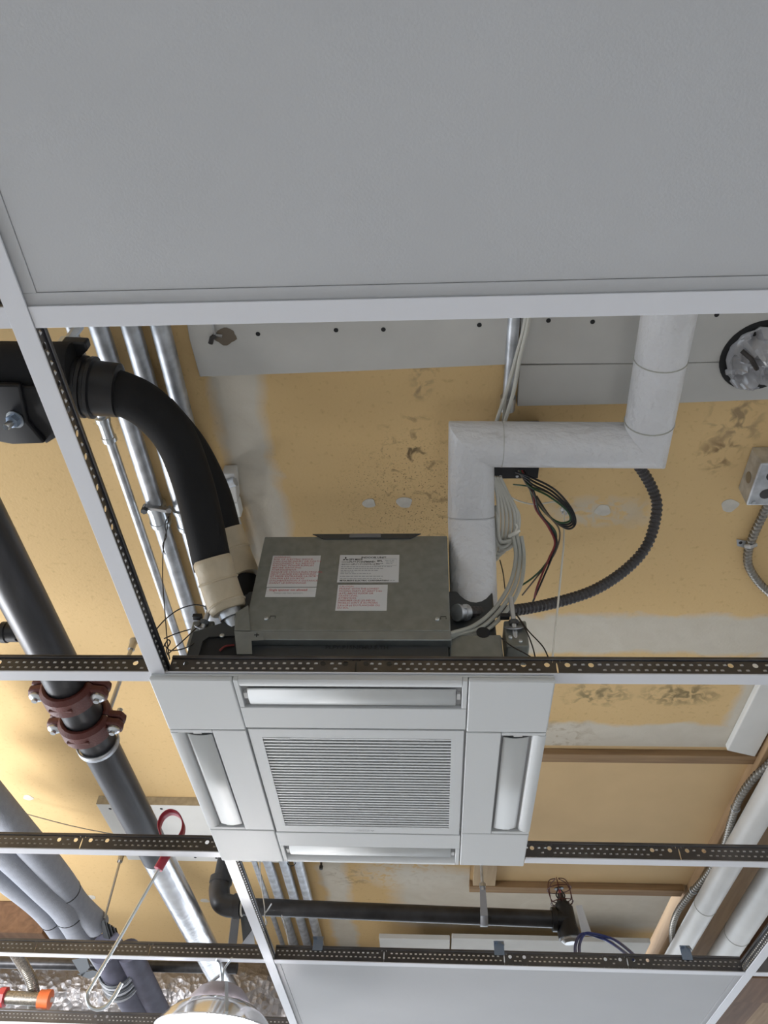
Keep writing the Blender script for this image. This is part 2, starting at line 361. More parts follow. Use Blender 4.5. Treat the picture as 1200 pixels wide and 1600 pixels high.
# left and far white drywall boards
def board(x0, y0, x1, y1, z, th=0.02, par=deck):
    a = at(x0, y0, z); c = at(x1, y1, z)
    return a, c
a = at(150, 1257, D-0.03); c = at(352, 1260, D-0.03); e = at(215, 1344, D-0.03)
mb = MB().box(a.x, c.x+0.12, a.y, e.y, D-0.03, D-0.0005); bd = build(mb, 'drywall_board', 'drywall_bright', deck, smooth=False, bevel=0.002)
build(MB().box(a.x, c.x+0.12, a.y-0.001, a.y-0.0002, D-0.029, D-0.0008), 'board_edge', 'drywall_edge', deck, smooth=False)
for x, y in [(172, 1264), (205, 1264), (252, 1264), (260, 1341), (305, 1340), (338, 1341)]:
    p = at(x, y, D-0.0308); build(MB().lathe(p, (0, 0, 1), [(0, 0.005), (0.004, 0.005)], 10), 'screw_hole', 'dark_gap', deck)
ZS = D-0.10
for (x0, x1, yy, y2) in [(592, 703, 1466, 1520), (706, 1018, 1466, 1530)]:
    a = at(x0, yy, ZS); c = at(x1, yy+5, ZS); e = at(x0, y2, ZS)
    build(MB().box(a.x, c.x, a.y, a.y+1.2, ZS, ZS+0.018), 'soffit_board', 'drywall_white', deck, smooth=False, bevel=0.002)
# timber at the right: joists, planks above
xj = xr1
build(MB().box(xj+0.012, xj+0.10, yr0-0.1, 8.0, D-0.035, D+0.18), 'trim_1', 'wood_y', kind='structure', bevel=0.003)
build(MB().box(xj+0.40, xj+0.58, yr0-0.6, 8.0, D-0.035, D+0.18), 'trim_2', 'wood_red', kind='structure', bevel=0.003)
rm = bpy.data.objects.new('x', None); bpy.data.objects.remove(rm)
build(MB().box(xg+0.1, 6.5, yr0-0.75, 8.5, D+0.181, D+0.20), 'ceiling_planking', 'wood_y', kind='structure')
x_ = xj+0.10
pl = None
for i in range(3):
    build(MB().box(xj+0.102+i*0.10, xj+0.198+i*0.10, yr0-0.72, 8.0, D+0.05, D+0.068), 'plank', 'wood_y', bpy.data.objects['ceiling_planking'], bevel=0.002)
build(MB().box(-2.2, at(75, 1470, D-0.12).x, at(0, 1400, D-0.12).y+0.35, at(0, 1400, D-0.12).y+0.50, D-0.12, D-0.0005), 'trim_3', 'wood_red', kind='structure', bevel=0.003)

# ------------------------------------------------------------------ suspended grid tees
WEBT, FL = 0.040, 0.012
def tee(label, axis, c, a0, a1, holes=(), slots=(), z=0.0, over=0.0, flange=True, dimples=True):
    """axis 'x': runs along X at Y=c from a0 to a1; axis 'y': runs along Y at X=c"""
    sw = (lambda p: Vector((p[0], p[1], p[2]))) if axis == 'x' else (lambda p: Vector((p[1], p[0], p[2])))
    org = Vector(((a0+a1)/2, c, 0)) if axis == 'x' else Vector((c, (a0+a1)/2, 0))
    T = thing('ceiling_tee', label, 'ceiling rail', org, 'suspended ceiling tees')
    def conv(mb): mb.v = [sw(p) for p in mb.v]; return mb
    mb = MB(); z0 = -over
    mb.box(a0, a1, c-FL, c+FL, z0, z0+0.0014); mb.box(a0, a1, c-FL, c-FL+0.002, z0+0.0014, z0+0.0022); mb.box(a0, a1, c+FL-0.002, c+FL, z0+0.0014, z0+0.0022)
    build(conv(mb), 'flange', 'rail_white', T, bevel=0.0004)
    mb = MB(); zb, zt = 0.0014, WEBT-0.005; cur = a0
    hs = sorted([(h, 'h') for h in holes if a0+0.01 < h < a1-0.01]+[(h, 's') for h in slots if a0+0.01 < h < a1-0.01])
    def plate(x0, x1):
        if x1 > x0: mb.add([(x0, c, zb), (x1, c, zb), (x1, c, zt), (x0, c, zt)], [(0, 1, 2, 3)])
    for h, k in hs:
        hw = 0.0062; x0, x1 = h-hw, h+hw
        if x0 < cur: continue
        plate(cur, x0); cur = x1
        if k == 'h': cz, rx, rz = 0.026, 0.0044, 0.0044
        else: cz, rx, rz = 0.018, 0.0014, 0.0125
        ring = []; outer = []
        for i in range(16):
            a_ = 2*math.pi*i/16+math.pi/16; ca, sa = math.cos(a_), math.sin(a_); ring.append((h+rx*ca, c, cz+rz*sa))
            s_ = 1/max(abs(ca), abs(sa)); ox = h+hw*ca*s_; oz = sa*s_; outer.append((ox, c, cz+(zt-cz)*oz if oz > 0 else cz+(cz-zb)*oz))
        mb.add(ring+outer, [(i, (i+1) % 16, 16+(i+1) % 16, 16+i) for i in range(16)])
    plate(cur, a1)
    build(conv(mb), 'web', 'rail_metal', T, smooth=False, solid=0.0012)
    build(conv(MB().box(a0, a1, c-0.0032, c+0.0032, WEBT-0.006, WEBT)), 'bulb', 'rail_metal', T, bevel=0.001)
    if dimples:
        mb = MB(); n = int((a1-a0)/0.0125)
        for i in range(n):
            for row, zz in ((0, 0.0265), (1, 0.0165)):
                x = a0+0.006+i*0.0125+(0.00625 if row else 0)
                if any(abs(x-h) < 0.0085 for h, _ in hs): continue
                for sg in (-1, 1):
                    w_, h_ = 0.0028, 0.0015; y_ = c+sg*0.0006
                    mb.add([(x-w_, y_, zz-h_), (x+w_, y_, zz-h_), (x+w_, y_, zz+h_), (x-w_, y_, zz+h_), (x, y_+sg*0.0020, zz+0.0006)], [(0, 1, 4), (1, 2, 4), (2, 3, 4), (3, 0, 4)])
        build(conv(mb), 'dimples', 'dimple_glint', T, kind='stuff', smooth=False)
    return T
def hx(lst, Y): return [atY(x, y, Y).x for x, y in lst]
E0 = 0.0125
tee('long white main tee running away from the viewer left of the air conditioner', 'y', 0.0, -1.1, 5*F, [at(x, y, 0.02).y for x, y in ((66, 545), (90, 605), (105, 645), (118, 682), (133, 718), (151, 766), (163, 800), (175, 828))], [], 0, 0.0012)
tee('broad white tee along the lower edge of the big upper ceiling panel', 'x', 0.0, E0, 2*F-E0)
tee('short white tee stub at left edge level with the big upper panel', 'x', 0.0, -2*F+E0, -E0)
tee('perforated tee just in front of the air conditioner fascia', 'x', F, E0, 2*F-E0, hx([(289, 1043), (505, 1038), (540, 1038), (572, 1038), (608, 1039), (818, 1041), (855, 1041), (887, 1041), (924, 1042), (1143, 1044), (1182, 1045)], F), hx([(556, 1043), (871, 1045)], F))
tee('perforated tee crossing under the black sprinkler main at left', 'x', F, -2*F+E0, -E0, hx([(0, 1032), (210, 1042)], F))
tee('perforated tee to the left of the fascia beside the red loop', 'x', 2*F, -2*F+E0, -0.013, hx([(93, 1311), (119, 1311), (142, 1312), (168, 1312), (323, 1319)], 2*F), hx([(128, 1314)], 2*F))
tee('perforated tee to the right of the fascia below the tan board', 'x', 2*F, F+0.003, 2*F-E0, hx([(831, 1323), (858, 1324), (1019, 1329), (1047, 1330), (1074, 1331), (1100, 1331)], 2*F), hx([(1061, 1330)], 2*F))
tee('tee above the lower white panel under the dark branch pipe', 'x', 3*F, E0, 2*F-E0, hx([(797, 1496), (819, 1496), (946, 1500), (969, 1501), (990, 1501), (1012, 1502)], 3*F), hx([(600, 1492), (788, 1499), (981, 1506)], 3*F))
tee('tee in front of the grey foam pipes at lower left', 'x', 3*F, -2*F+E0, -E0, [], hx([(56, 1480), (234, 1484)], 3*F))
tee('lowest visible tee across the foil duct at bottom left', 'x', 4*F, -3*F+E0, -E0, hx([(150, 1586), (168, 1586)], 4*F))
tee('white tee with short view at the lower right corner', 'y', 2*F, -1.1, 5*F)
tee('short tee stub right of the lower right corner tee', 'x', 3*F, 2*F+E0, 3*F, dimples=False)

# ------------------------------------------------------------------ lay-in panels
def panel(label, x0, x1, y0, y1):
    T = thing('ceiling_panel', label, 'ceiling panel', ((x0+x1)/2, (y0+y1)/2, 0.0025), 'white lay-in ceiling panels')
    g = 0.007; w_ = 0.0185; x0 += g; x1 -= g; y0 += g; y1 -= g; z0, z1 = 0.0026, 0.012
    for (p, q, r_, s) in ((x0, x1, y0, y0+w_), (x0, x1, y1-w_, y1), (x0, x0+w_, y0+w_, y1-w_), (x1-w_, x1, y0+w_, y1-w_)):
        build(MB().box(p, q, r_, s, z0, z1), 'frame_rail', 'panel_white', T, bevel=0.0006)
    build(MB().box(x0+w_+0.0003, x1-w_-0.0003, y0+w_+0.0003, y1-w_-0.0003, z0+0.0007, z1-0.001), 'face', 'panel_white', T, bevel=0.0006)
    build(MB().box(x0+0.004, x1-0.004, y0+0.004, y1-0.004, z1, z1+0.004), 'backing', 'panel_white', T)
panel('large white ceiling panel filling the upper part of the view', 0, 2*F, -F, 0)
panel('white ceiling panel at the bottom below the air conditioner', 0, 2*F, 3*F, 4*F)
# grid clips standing on the tee above the lower panel
for x, y, l in [(497, 1470, 'left of the three'), (779, 1481, 'below the dark branch pipe, middle of the three'), (1071, 1490, 'beside the right white pipes')]:
    p = atY(x, y, 3*F); p.z = WEBT
    T = thing('hold_down_clip', 'small blue-grey metal clip on the tee, '+l, 'clip', p, 'panel hold-down clips')
    build(MB().box(p.x-0.012, p.x+0.014, p.y-0.005, p.y-0.0036, p.z-0.012, p.z+0.022), 'plate', 'clip_blue', T, bevel=0.0004)
    build(MB().box(p.x-0.012, p.x-0.002, p.y-0.022, p.y-0.0036, p.z+0.014, p.z+0.016), 'tab', 'clip_blue', T)
    build(MB().prism([(p.x+0.004, p.y-0.0052, p.z+0.02), (p.x+0.014, p.y-0.0052, p.z+0.02), (p.x+0.014, p.y-0.022, p.z+0.004)], (0, 0.0014, 0)), 'wing', 'clip_blue', T)

# ------------------------------------------------------------------ ceiling cassette air conditioner
CX, CY, HS = 0.2990, 0.9085, 0.3085
ZP = -0.013
U = thing('ceiling_cassette_unit', 'white square four-way cassette air conditioner with grey steel control box above the grid', 'air conditioner', (CX, CY, ZP))
def quad(s0, s1, t0, t1, side):                # (s outward, t along) -> x/y ranges for one side
    if side == 0: return (CX+t0, CX+t1, CY-s1, CY-s0)
    if side == 1: return (CX+s0, CX+s1, CY+t0, CY+t1)
    if side == 2: return (CX-t1, CX-t0, CY+s0, CY+s1)
    return (CX-s1, CX-s0, CY-t1, CY-t0)
mb = MB(); mb.box(CX-HS, CX+HS, CY-HS, CY+HS, -0.0045, -0.0005)
build(mb, 'panel_base', 'plastic_white', U, bevel=0.001)
h2 = 0.1795
for sx_ in (-1, 1):
    for sy_ in (-1, 1):
        xa, xb_ = sorted((CX+sx_*(h2+0.0008), CX+sx_*(HS+0.001))); ya, yb = sorted((CY+sy_*(h2-0.006), CY+sy_*(HS+0.001)))
        o = build(MB().box(xa, xb_, ya, yb, ZP, -0.0046), 'corner_panel', 'plastic_white', U, bevel=0.0025)
for side in range(4):
    lim = h2-0.0004
    along = lim if side in (0, 2) else h2-0.008
    x0, x1, y0, y1 = quad(h2+0.0012, 0.237, -along, along, side)
    build(MB().box(x0, x1, y0, y1, ZP, -0.0046), 'inner_strip', 'plastic_white', U, bevel=0.0012)
    for sg in (-1, 1):
        ta, tb = sorted((sg*(along-0.008), sg*along)); x0, x1, y0, y1 = quad(0.2375, HS, ta, tb, side)
        build(MB().box(x0, x1, y0, y1, ZP+0.0004, -0.0046), 'slot_end', 'plastic_white', U, bevel=0.001)
    x0, x1, y0, y1 = quad(0.2375, 0.300, -along+0.0085, along-0.0085, side)
    build(MB().box(x0, x1, y0, y1, -0.0047, -0.0043), 'outlet_recess', 'filter_light', U, smooth=False)
    # outer sill: rounded lip
    def pt(s, tt, z):
        if side == 0: return Vector((CX+tt, CY-s, z))
        if side == 1: return Vector((CX+s, CY+tt, z))
        if side == 2: return Vector((CX-tt, CY+s, z))
        return Vector((CX-s, CY-tt, z))
    aw = along-0.0083
    prof = [(0.3095, -0.0046), (0.3095, -0.0115), (0.307, -0.0128), (0.298, -0.0128), (0.292, -0.0110), (0.288, -0.0075), (0.287, -0.0046)]
    build(MB().prism([pt(s, -aw, z) for s, z in prof], pt(0, 2*aw, 0)-pt(0, 0, 0)), 'outer_sill', 'plastic_white', U)
    # vane: bowed blade with raised end tabs
    vw = aw-0.009; n = 10; rows = []
    for tt in (-vw, vw):
        rows.append([pt(0.2415+0.041*i/n, tt, -0.0072-0.0046*math.sin(math.pi*(0.12+0.80*i/n))) for i in range(n+1)])
    vane = build(MB().sheet(rows), 'air_vane', 'vane_white', U, solid=0.0016)
    for sg in (-1, 1):
        ta, tb = sorted((sg*(vw+0.0015), sg*(vw+0.007))); x0, x1, y0, y1 = quad(0.258, 0.272, ta, tb, side)
        build(MB().box(x0, x1, y0, y1, -0.010, -0.0047), 'vane_pivot', 'plastic_slat', vane)
# intake grille
gh = 0.1765; gi = 0.1565
grille = build(MB().box(CX-gh, CX+gh, CY-gh, CY-gi+0.004, ZP, -0.006).box(CX-gh, CX+gh, CY+gi-0.004, CY+gh, ZP, -0.006)
               .box(CX-gh, CX-gi, CY-gi+0.004, CY+gi-0.004, ZP, -0.006).box(CX+gi, CX+gh, CY-gi+0.004, CY+gi-0.004, ZP, -0.006), 'intake_grille', 'plastic_white', U)
build(MB().box(CX-gi, CX+gi, CY-gi+0.004, CY+gi-0.004, -0.0049, -0.0046), 'filter', 'filter_light', grille, smooth=False)
NS = 33; src = None
for i in range(NS):
    y = CY-gi+0.0085+i*(2*gi-0.017)/(NS-1)
    if src is None:
        src = build(MB().prism([(CX-gi, y-0.0024, ZP+0.0006), (CX-gi, y+0.0022, ZP+0.0010), (CX-gi, y+0.0030, -0.0060), (CX-gi, y+0.0004, -0.0060)], (2*gi, 0, 0)), 'slat', 'vane_white', grille, smooth=False); so = ORG[src.name]; dy0 = so.y-y
    else: instance(src, (so.x, y+dy0, so.z), grille)
for x in (dk(0, 0).x*0+CX-0.072, CX-0.0, CX+0.072):
    build(MB().box(x-0.0012, x+0.0012, CY-gi+0.004, CY+gi-0.004, -0.0085, -0.0058), 'cross_rib', 'plastic_slat', grille, smooth=False)
for px in (443, 668):
    p = at(px, 1161, ZP); build(MB().box(p.x-0.012, p.x+0.012, CY-gi+0.0045, CY-gi+0.0095, ZP-0.0006, -0.007), 'latch', 'plastic_white', grille, bevel=0.0006)
# maker's mark on the grille, reads upside down from here
p = at(582, 1298, ZP-0.0003)
s_ = 0.0042
mb = MB()
for k in range(3):
    a_ = R(90+120*k); d_ = Vector((math.cos(a_), math.sin(a_), 0)); n_ = Vector((-d_.y, d_.x, 0))
    mb.add([p, p+d_*s_*0.5+n_*s_*0.29, p+d_*s_, p+d_*s_*0.5-n_*s_*0.29], [(0, 1, 2, 3)])
for k in range(3): pass
build(mb, 'maker_emblem', 'print_grey', grille, smooth=False)
text('MITSUBISHI\nELECTRIC', 'maker_lettering', 'print_grey', grille, p+Vector((-0.006, 0.001, 0)), (-1, 0, 0), (0, 1, 0), 0.0042, sx=1.4)

# body and control box above the grid
build(MB().box(0.055, 0.535, 0.668, 1.17, 0.0, 0.235), 'body', 'unit_dark', U, bevel=0.004)
build(MB().box(0.452, 0.540, 0.640, 0.667, 0.0, 0.112), 'drain_pan_side', 'unit_steel', U, bevel=0.004)
mb = MB().lathe((atY(755, 988, 0.6395)), (0, 1, 0), [(0, 0.0115), (0.0006, 0.0115)], 20)
build(mb, 'knockout_hole', 'dark_gap', U)
BX0, BX1, BY, BZ0, BZ1 = 0.113, 0.4555, 0.622, 0.103, 0.331
cb = build(MB().box(BX0, BX1, BY, 0.700, BZ0, BZ1), 'control_box', 'unit_steel', U, bevel=0.002)
build(MB().box(BX0-0.001, BX1+0.001, BY-0.0012, 0.640, BZ0-0.020, BZ0-0.0005), 'cover_lip', 'unit_steel_light', cb, bevel=0.0015)
build(MB().box(BX0+0.004, BX1-0.004, BY+0.012, 0.667, 0.03, BZ0-0.021), 'lower_plate', 'unit_dark', cb, bevel=0.001)
text('PLFY-P15NFMU-E.TH', 'stamped_lettering', 'print_black', cb, (atY(508, 1014, BY+0.0115).x, BY+0.0115, atY(508, 1014, BY+0.0115).z), (1, 0, 0), (0, 0, 1), 0.010, bold=0.0002, sx=1.15)
xa = atY(487, 846, BY).x; xb_ = atY(658, 843, BY).x
build(MB().prism([(xa, BY-0.002, BZ1+0.004), (xb_, BY-0.002, BZ1+0.004), (xb_-0.02, BY-0.002, BZ1-0.009), (xa+0.022, BY-0.002, BZ1-0.009)], (0, 0.0018, 0)), 'top_tab', 'unit_dark', cb)
build(MB().box(xa+0.07, xb_-0.075, BY-0.0035, BY-0.002, BZ1-0.006, BZ1+0.003), 'top_tab', 'filter_grey', cb)
for px, py in ((416, 967), (683, 968)):
    p = atY(px, py, BY); build(MB().lathe((p.x, BY, p.z), (0, -1, 0), [(0, 0.0035), (0.002, 0.0035), (0.003, 0.002)], 12), 'screw', 'bolt_zinc', cb)
    q = p+Vector((0.012, 0, 0.004)); build(MB().tube([(q.x-0.006, BY-0.0004, q.z-0.0035), (q.x-0.006, BY-0.0004, q.z+0.002), (q.x+0.003, BY-0.0004, q.z+0.002), (q.x+0.003, BY-0.0004, q.z-0.003)], 0.0006, 5), 'punched_slot', 'dark_gap', cb)
# left side bracket of the box
build(MB().prism([atY(366, 985, BY-0.004), atY(368, 957, BY-0.004), atY(388, 945, BY-0.004), atY(391, 985, BY-0.004)], (0, 0.05, 0)), 'side_bracket', 'unit_steel', cb, bevel=0.001)
build(MB().prism([atY(366, 986, BY-0.005), atY(410, 988, BY-0.005), atY(412, 1000, BY-0.005), atY(393, 1001, BY-0.005), atY(394, 1022, BY-0.005), atY(370, 1022, BY-0.005)], (0, 0.0012, 0)), 'side_bracket', 'unit_steel_light', cb)
p = atY(401, 992, BY-0.0055); build(MB().bar(p+Vector((-0.004, 0, 0)), p+Vector((0.004, 0, 0)), 0.001, 0.001).bar(p+Vector((0, 0, -0.004)), p+Vector((0, 0, 0.004)), 0.001, 0.001), 'screw_cross', 'dark_gap', cb)
# dark side compartment with wires at left of the box
build(MB().box(0.030, 0.112, 0.645, 0.668, 0.0, 0.115), 'side_compartment', 'dark_gap', U)
build(MB().prism([(0.022, 0.640, 0.10), (0.022, 0.640, 0.115), (0.112, 0.640, 0.155), (0.112, 0.640, 0.108), (0.05, 0.640, 0.105), (0.042, 0.640, 0.095), (0.042, 0.640, 0.03), (0.022, 0.640, 0.03)], (0, 0.004, 0)), 'side_plate', 'unit_dark', U)
p = atY(347, 993, 0.639); build(MB().lathe((p.x, 0.640, p.z), (0, -1, 0), [(0, 0.004), (0.002, 0.004), (0.003, 0.002)], 12), 'screw', 'bolt_zinc', U)
build(MB().tube(smoothp([atY(343, 1017, 0.643), atY(352, 1010, 0.641), atY(366, 1008, 0.643)]), 0.0018, 6), 'lead_wire', 'wire_red', U)
# stickers on the control box
def sticker(name, quadpx, lbl):
    ps = [atY(x, y, BY) for x, y in quadpx]; x0 = min(p.x for p in ps); x1 = max(p.x for p in ps); z0 = min(p.z for p in ps); z1 = max(p.z for p in ps)
    x0 = (ps[0].x+ps[3].x)/2; x1 = (ps[1].x+ps[2].x)/2
    z1 = (ps[0].z+ps[1].z)/2; z0 = (ps[2].z+ps[3].z)/2
    o = build(MB().box(x0, x1, BY-0.0006, BY-0.0001, z0, z1), name, 'label_white', U, smooth=False); o['label'] = lbl
    return o, x0, x1, z0, z1
def lines(par, x, z, step, size, rows, m_, sx=1.25, bold=0.0):
    for i, r_ in enumerate(rows):
        text(r_, 'lettering', m_, par, (x, BY-0.0008, z-i*step), (1, 0, 0), (0, 0, 1), size, sx=sx, bold=bold)
o, x0, x1, z0, z1 = sticker('warning_label', [(426, 869), (501, 868), (495, 917), (417, 918)], 'white warning label with red print')
rows = ['WARNING:', 'RISK OF ELECTRIC SHOCK.', 'CAN CAUSE INJURY OR DEATH.', 'DISCONNECT ALL REMOTE', 'ELECTRIC POWER SUPPLIES', 'BEFORE SERVICING.', 'AVERTISSEMENT:', 'RISQUE DE CHOCS ÉLECTRIQUES,', 'PEUT CAUSER DES BLESSURES', 'ET MEME ENTRAINER LA MORT.', 'COUPER LES SOURCES', "D'ALIMENTATION À DISTANCE", 'AVANT LE DÉPANNAGE.']
st = (z1-z0)/14.6
lines(o, x0+0.003, z1-st*1.15, st, st*1.02, rows, 'print_red', 1.12)
o, x0, x1, z0, z1 = sticker('spanner_label', [(417, 919), (495, 918), (492, 933), (414, 933)], 'white label strip with dark red print')
text('Single spanner not allowed', 'lettering', 'print_red', o, (x0+0.005, BY-0.0008, z1-0.008), (1, 0, 0), (0, 0, 1), 0.0072, sx=0.86, bold=0.0001)
text('Always use two spanners.', 'lettering', 'print_grey', o, (x0+0.014, BY-0.0008, z1-0.0145), (1, 0, 0), (0, 0, 1), 0.0055, sx=0.9)
o, x0, x1, z0, z1 = sticker('rating_label', [(531, 868), (623, 867), (624, 909), (527, 911)], 'white rating plate with black print')
W_, H_ = x1-x0, z1-z0
def tx(s, u, v, size, m_='print_black', sx=1.0, bold=0.0):
    text(s, 'lettering', m_, o, (x0+u*W_, BY-0.0008, z1-v*H_), (1, 0, 0), (0, 0, 1), size, sx=sx, bold=bold)
tx('INDOOR UNIT', 0.36, 0.13, 0.0062, sx=1.1, bold=0.0001)
p = Vector((x0+0.10*W_, BY-0.0008, z1-0.155*H_)); mb = MB()
for k in range(3):
    a_ = R(90+120*k); d_ = Vector((math.cos(a_), 0, math.sin(a_))); n_ = Vector((-d_.z, 0, d_.x)); mb.add([p, p+d_*0.003+n_*0.0017, p+d_*0.006, p+d_*0.003-n_*0.0017], [(0, 1, 2, 3)])
build(mb, 'maker_emblem', 'print_black', o, smooth=False)
tx('CITY MULTI', 0.15, 0.20, 0.0056, sx=0.85, bold=0.00025)
tx('MODEL', 0.04, 0.29, 0.0042); tx('PLFY-P15NFMU-E', 0.17, 0.29, 0.0058, bold=0.0001); tx('R410A', 0.50, 0.28, 0.0042)
tx('SERVICE REF.', 0.04, 0.375, 0.0042); tx('PLFY-P15NFMU-E.TH', 0.235, 0.375, 0.0053)
tx('ETL', 0.635, 0.26, 0.0060, bold=0.0002); tx('Intertek', 0.61, 0.345, 0.0042)
mb = MB()                                       # fine print too small to read: plain rules
for v_, u0, u1 in ((0.45, 0.04, 0.88), (0.52, 0.04, 0.74), (0.59, 0.04, 0.66), (0.65, 0.04, 0.26), (0.71, 0.04, 0.54), (0.80, 0.04, 0.74), (0.885, 0.04, 0.72), (0.955, 0.64, 0.94), (0.22, 0.76, 0.92), (0.28, 0.78, 0.92), (0.34, 0.78, 0.90)):
    u = u0
    while u < u1:
        l_ = random.uniform(0.02, 0.07); mb.add([(x0+u*W_, BY-0.0008, z1-v_*H_), (x0+min(u+l_, u1)*W_, BY-0.0008, z1-v_*H_), (x0+min(u+l_, u1)*W_, BY-0.0008, z1-(v_-0.022)*H_), (x0+u*W_, BY-0.0008, z1-(v_-0.022)*H_)], [(0, 1, 2, 3)]); u += l_+0.012
build(mb, 'fine_print', 'print_grey', o, smooth=False)
tx('MITSUBISHI ELECTRIC CORPORATION', 0.04, 0.97, 0.0050, bold=0.0001)
xx0, xx1, zz0, zz1 = x0+0.58*W_, x0+0.955*W_, z1-0.40*H_, z1-0.15*H_
build(MB().tube([(xx0, BY-0.0008, zz0), (xx1, BY-0.0008, zz0), (xx1, BY-0.0008, zz1), (xx0, BY-0.0008, zz1)], 0.0002, 4, closed=True), 'print_border', 'print_grey', o, smooth=False)
o, x0, x1, z0, z1 = sticker('caution_label', [(528, 914), (605, 914), (605, 954), (524, 955)], 'white caution label with red print')
rows = ['CAUTION:', 'MOUNT WITH THE LOWEST', 'MOVING PARTS AT LEAST 2.4m', '(8 FT) ABOVE FLOOR OR', 'GRADE LEVEL.', 'ATTENTION:', "S'ASSURER QUE LES PIÈCES", 'MOBILES SONT À AU MOINS', '2,4 m (8 pi) DU PLANCHER OU', 'DU SOL.']
st = (z1-z0)/10.9
lines(o, x0+0.003, z1-st*1.1, st, st*1.0, rows, 'print_red', 0.98)
# suspension brackets left and right of the body
def hanger(px, py, sgn, top_z, lean, buckle=True):
    p = atY(px, py, 0.662); br = None
    x0, x1 = sorted((p.x-sgn*0.016, p.x+sgn*0.022))
    br = build(MB().box(x0, x1, 0.650, 0.700, p.z-0.045, p.z+0.012), 'hanger_bracket', 'unit_steel', U, bevel=0.003)
    c_ = Vector((p.x, 0.646, p.z))
    build(MB().lathe((c_.x, c_.y, c_.z-0.002), Vector((lean, -0.35, 1)), [(-0.024, 0.0045), (0.05, 0.0045)], 10), 'threaded_rod', 'zinc_rod', br)
    build(MB().lathe(c_, Vector((lean, -0.35, 1)), [(0, 0.0085), (0.007, 0.0085)], 6), 'nut', 'unit_dark', br)
    build(MB().lathe(c_+Vector((0, 0.004, -0.003)), Vector((lean, -0.8, 0.6)), [(0, 0.0165), (0.0015, 0.0165)], 20), 'washer', 'galvanised', br)
    build(MB().box(c_.x-0.022, c_.x-0.006, 0.640, 0.65, c_.z+0.012, c_.z+0.02), 'lug', 'wire_black', br, bevel=0.001)
    for dx, dz in ((-0.008, -0.026), (0.008, -0.034)):
        build(MB().lathe((c_.x+dx, 0.650, c_.z+dz), (0, -1, 0), [(0, 0.0034), (0.003, 0.0034), (0.004, 0.002)], 10), 'bolt', 'bolt_zinc', br)
    if buckle: build(MB().lathe(c_+Vector((lean*0.035, -0.012, 0.035)), Vector((lean, -0.2, 1)), [(-0.012, 0.006), (-0.010, 0.009), (0.014, 0.009), (0.018, 0.005)], 14), 'turnbuckle', 'unit_dark', br)
hanger(321, 985, -1, 0.3, 0.25); hanger(802, 985, 1, 0.3, -0.05, False)

# ------------------------------------------------------------------ pipes above the grid
# three large conduits and a small one hung under the deck, running away from the viewer
ZC = D-0.024
def conduit(px, py, r_, label, z=ZC, y0=-0.9, y1=5.5, couplings=()):
    p = at(px, py, z); T = thing('conduit', label, 'conduit', (p.x, (y0+y1)/2, z), 'galvanised conduits')
    build(MB().tube([(p.x, y0+i*(y1-y0)/6, z) for i in range(7)], r_, 18), 'pipe', 'galvanised', T)
    for cpx, cpy in couplings:
        q = at(cpx, cpy, z)
        build(MB().lathe((p.x, q.y, z), (0, 1, 0), [(-0.03, r_+0.001), (-0.028, r_+0.005), (-0.018, r_+0.005), (-0.017, r_+0.003), (0.017, r_+0.003), (0.018, r_+0.005), (0.028, r_+0.005), (0.03, r_+0.001)], 20), 'coupling', 'bolt_zinc', T)
    return p.x
conduit(156, 515, 0.0175, 'thick galvanised conduit, leftmost of the three thick ones under the deck', couplings=[(246, 803)])
conduit(206, 515, 0.0175, 'thick galvanised conduit, middle of the three passing behind the black hose', couplings=[(290, 808)])
conduit(252, 515, 0.0175, 'thick galvanised conduit, rightmost of the three beside the white drywall strip', couplings=[])
conduit(113, 516, 0.0095, 'thin galvanised conduit left of the three thick ones', z=ZC-0.004, couplings=[(172, 670)])
# strap clamp where hanger wires tie on
p = at(262, 800, ZC-0.03); T = thing('strut_clamp', 'small dark steel clamp across the conduits where hanger wires tie on', 'clamp', p)
build(MB().bar(at(224, 791, ZC-0.02), at(266, 798, ZC-0.02), 0.008, 0.01), 'bar', 'zinc_rod', T, bevel=0.001)
build(MB().lathe(at(264, 796, ZC-0.025), (0.3, -0.4, -1), [(-0.01, 0.006), (0.01, 0.006)], 6), 'nut', 'zinc_rod', T)
build(MB().lathe(at(227, 794, ZC-0.022), (0, 0, -1), [(-0.006, 0.007), (0.012, 0.007)], 6), 'nut', 'unit_dark', T)
# thin beam clamp at the top left
p = at(110, 522, 0.46); T = thing('rod_coupling', 'short zinc rod coupling above the black insulated header', 'coupling', p)
build(MB().tube([at(125, 508, 0.47), at(98, 545, 0.42)], 0.008, 6), 'barrel', 'galvanised', T)
build(MB().lathe(at(100, 540, 0.425), at(125, 508, 0.47)-at(98, 545, 0.42), [(0, 0.012), (0.012, 0.012)], 6), 'nut', 'bolt_zinc', T)
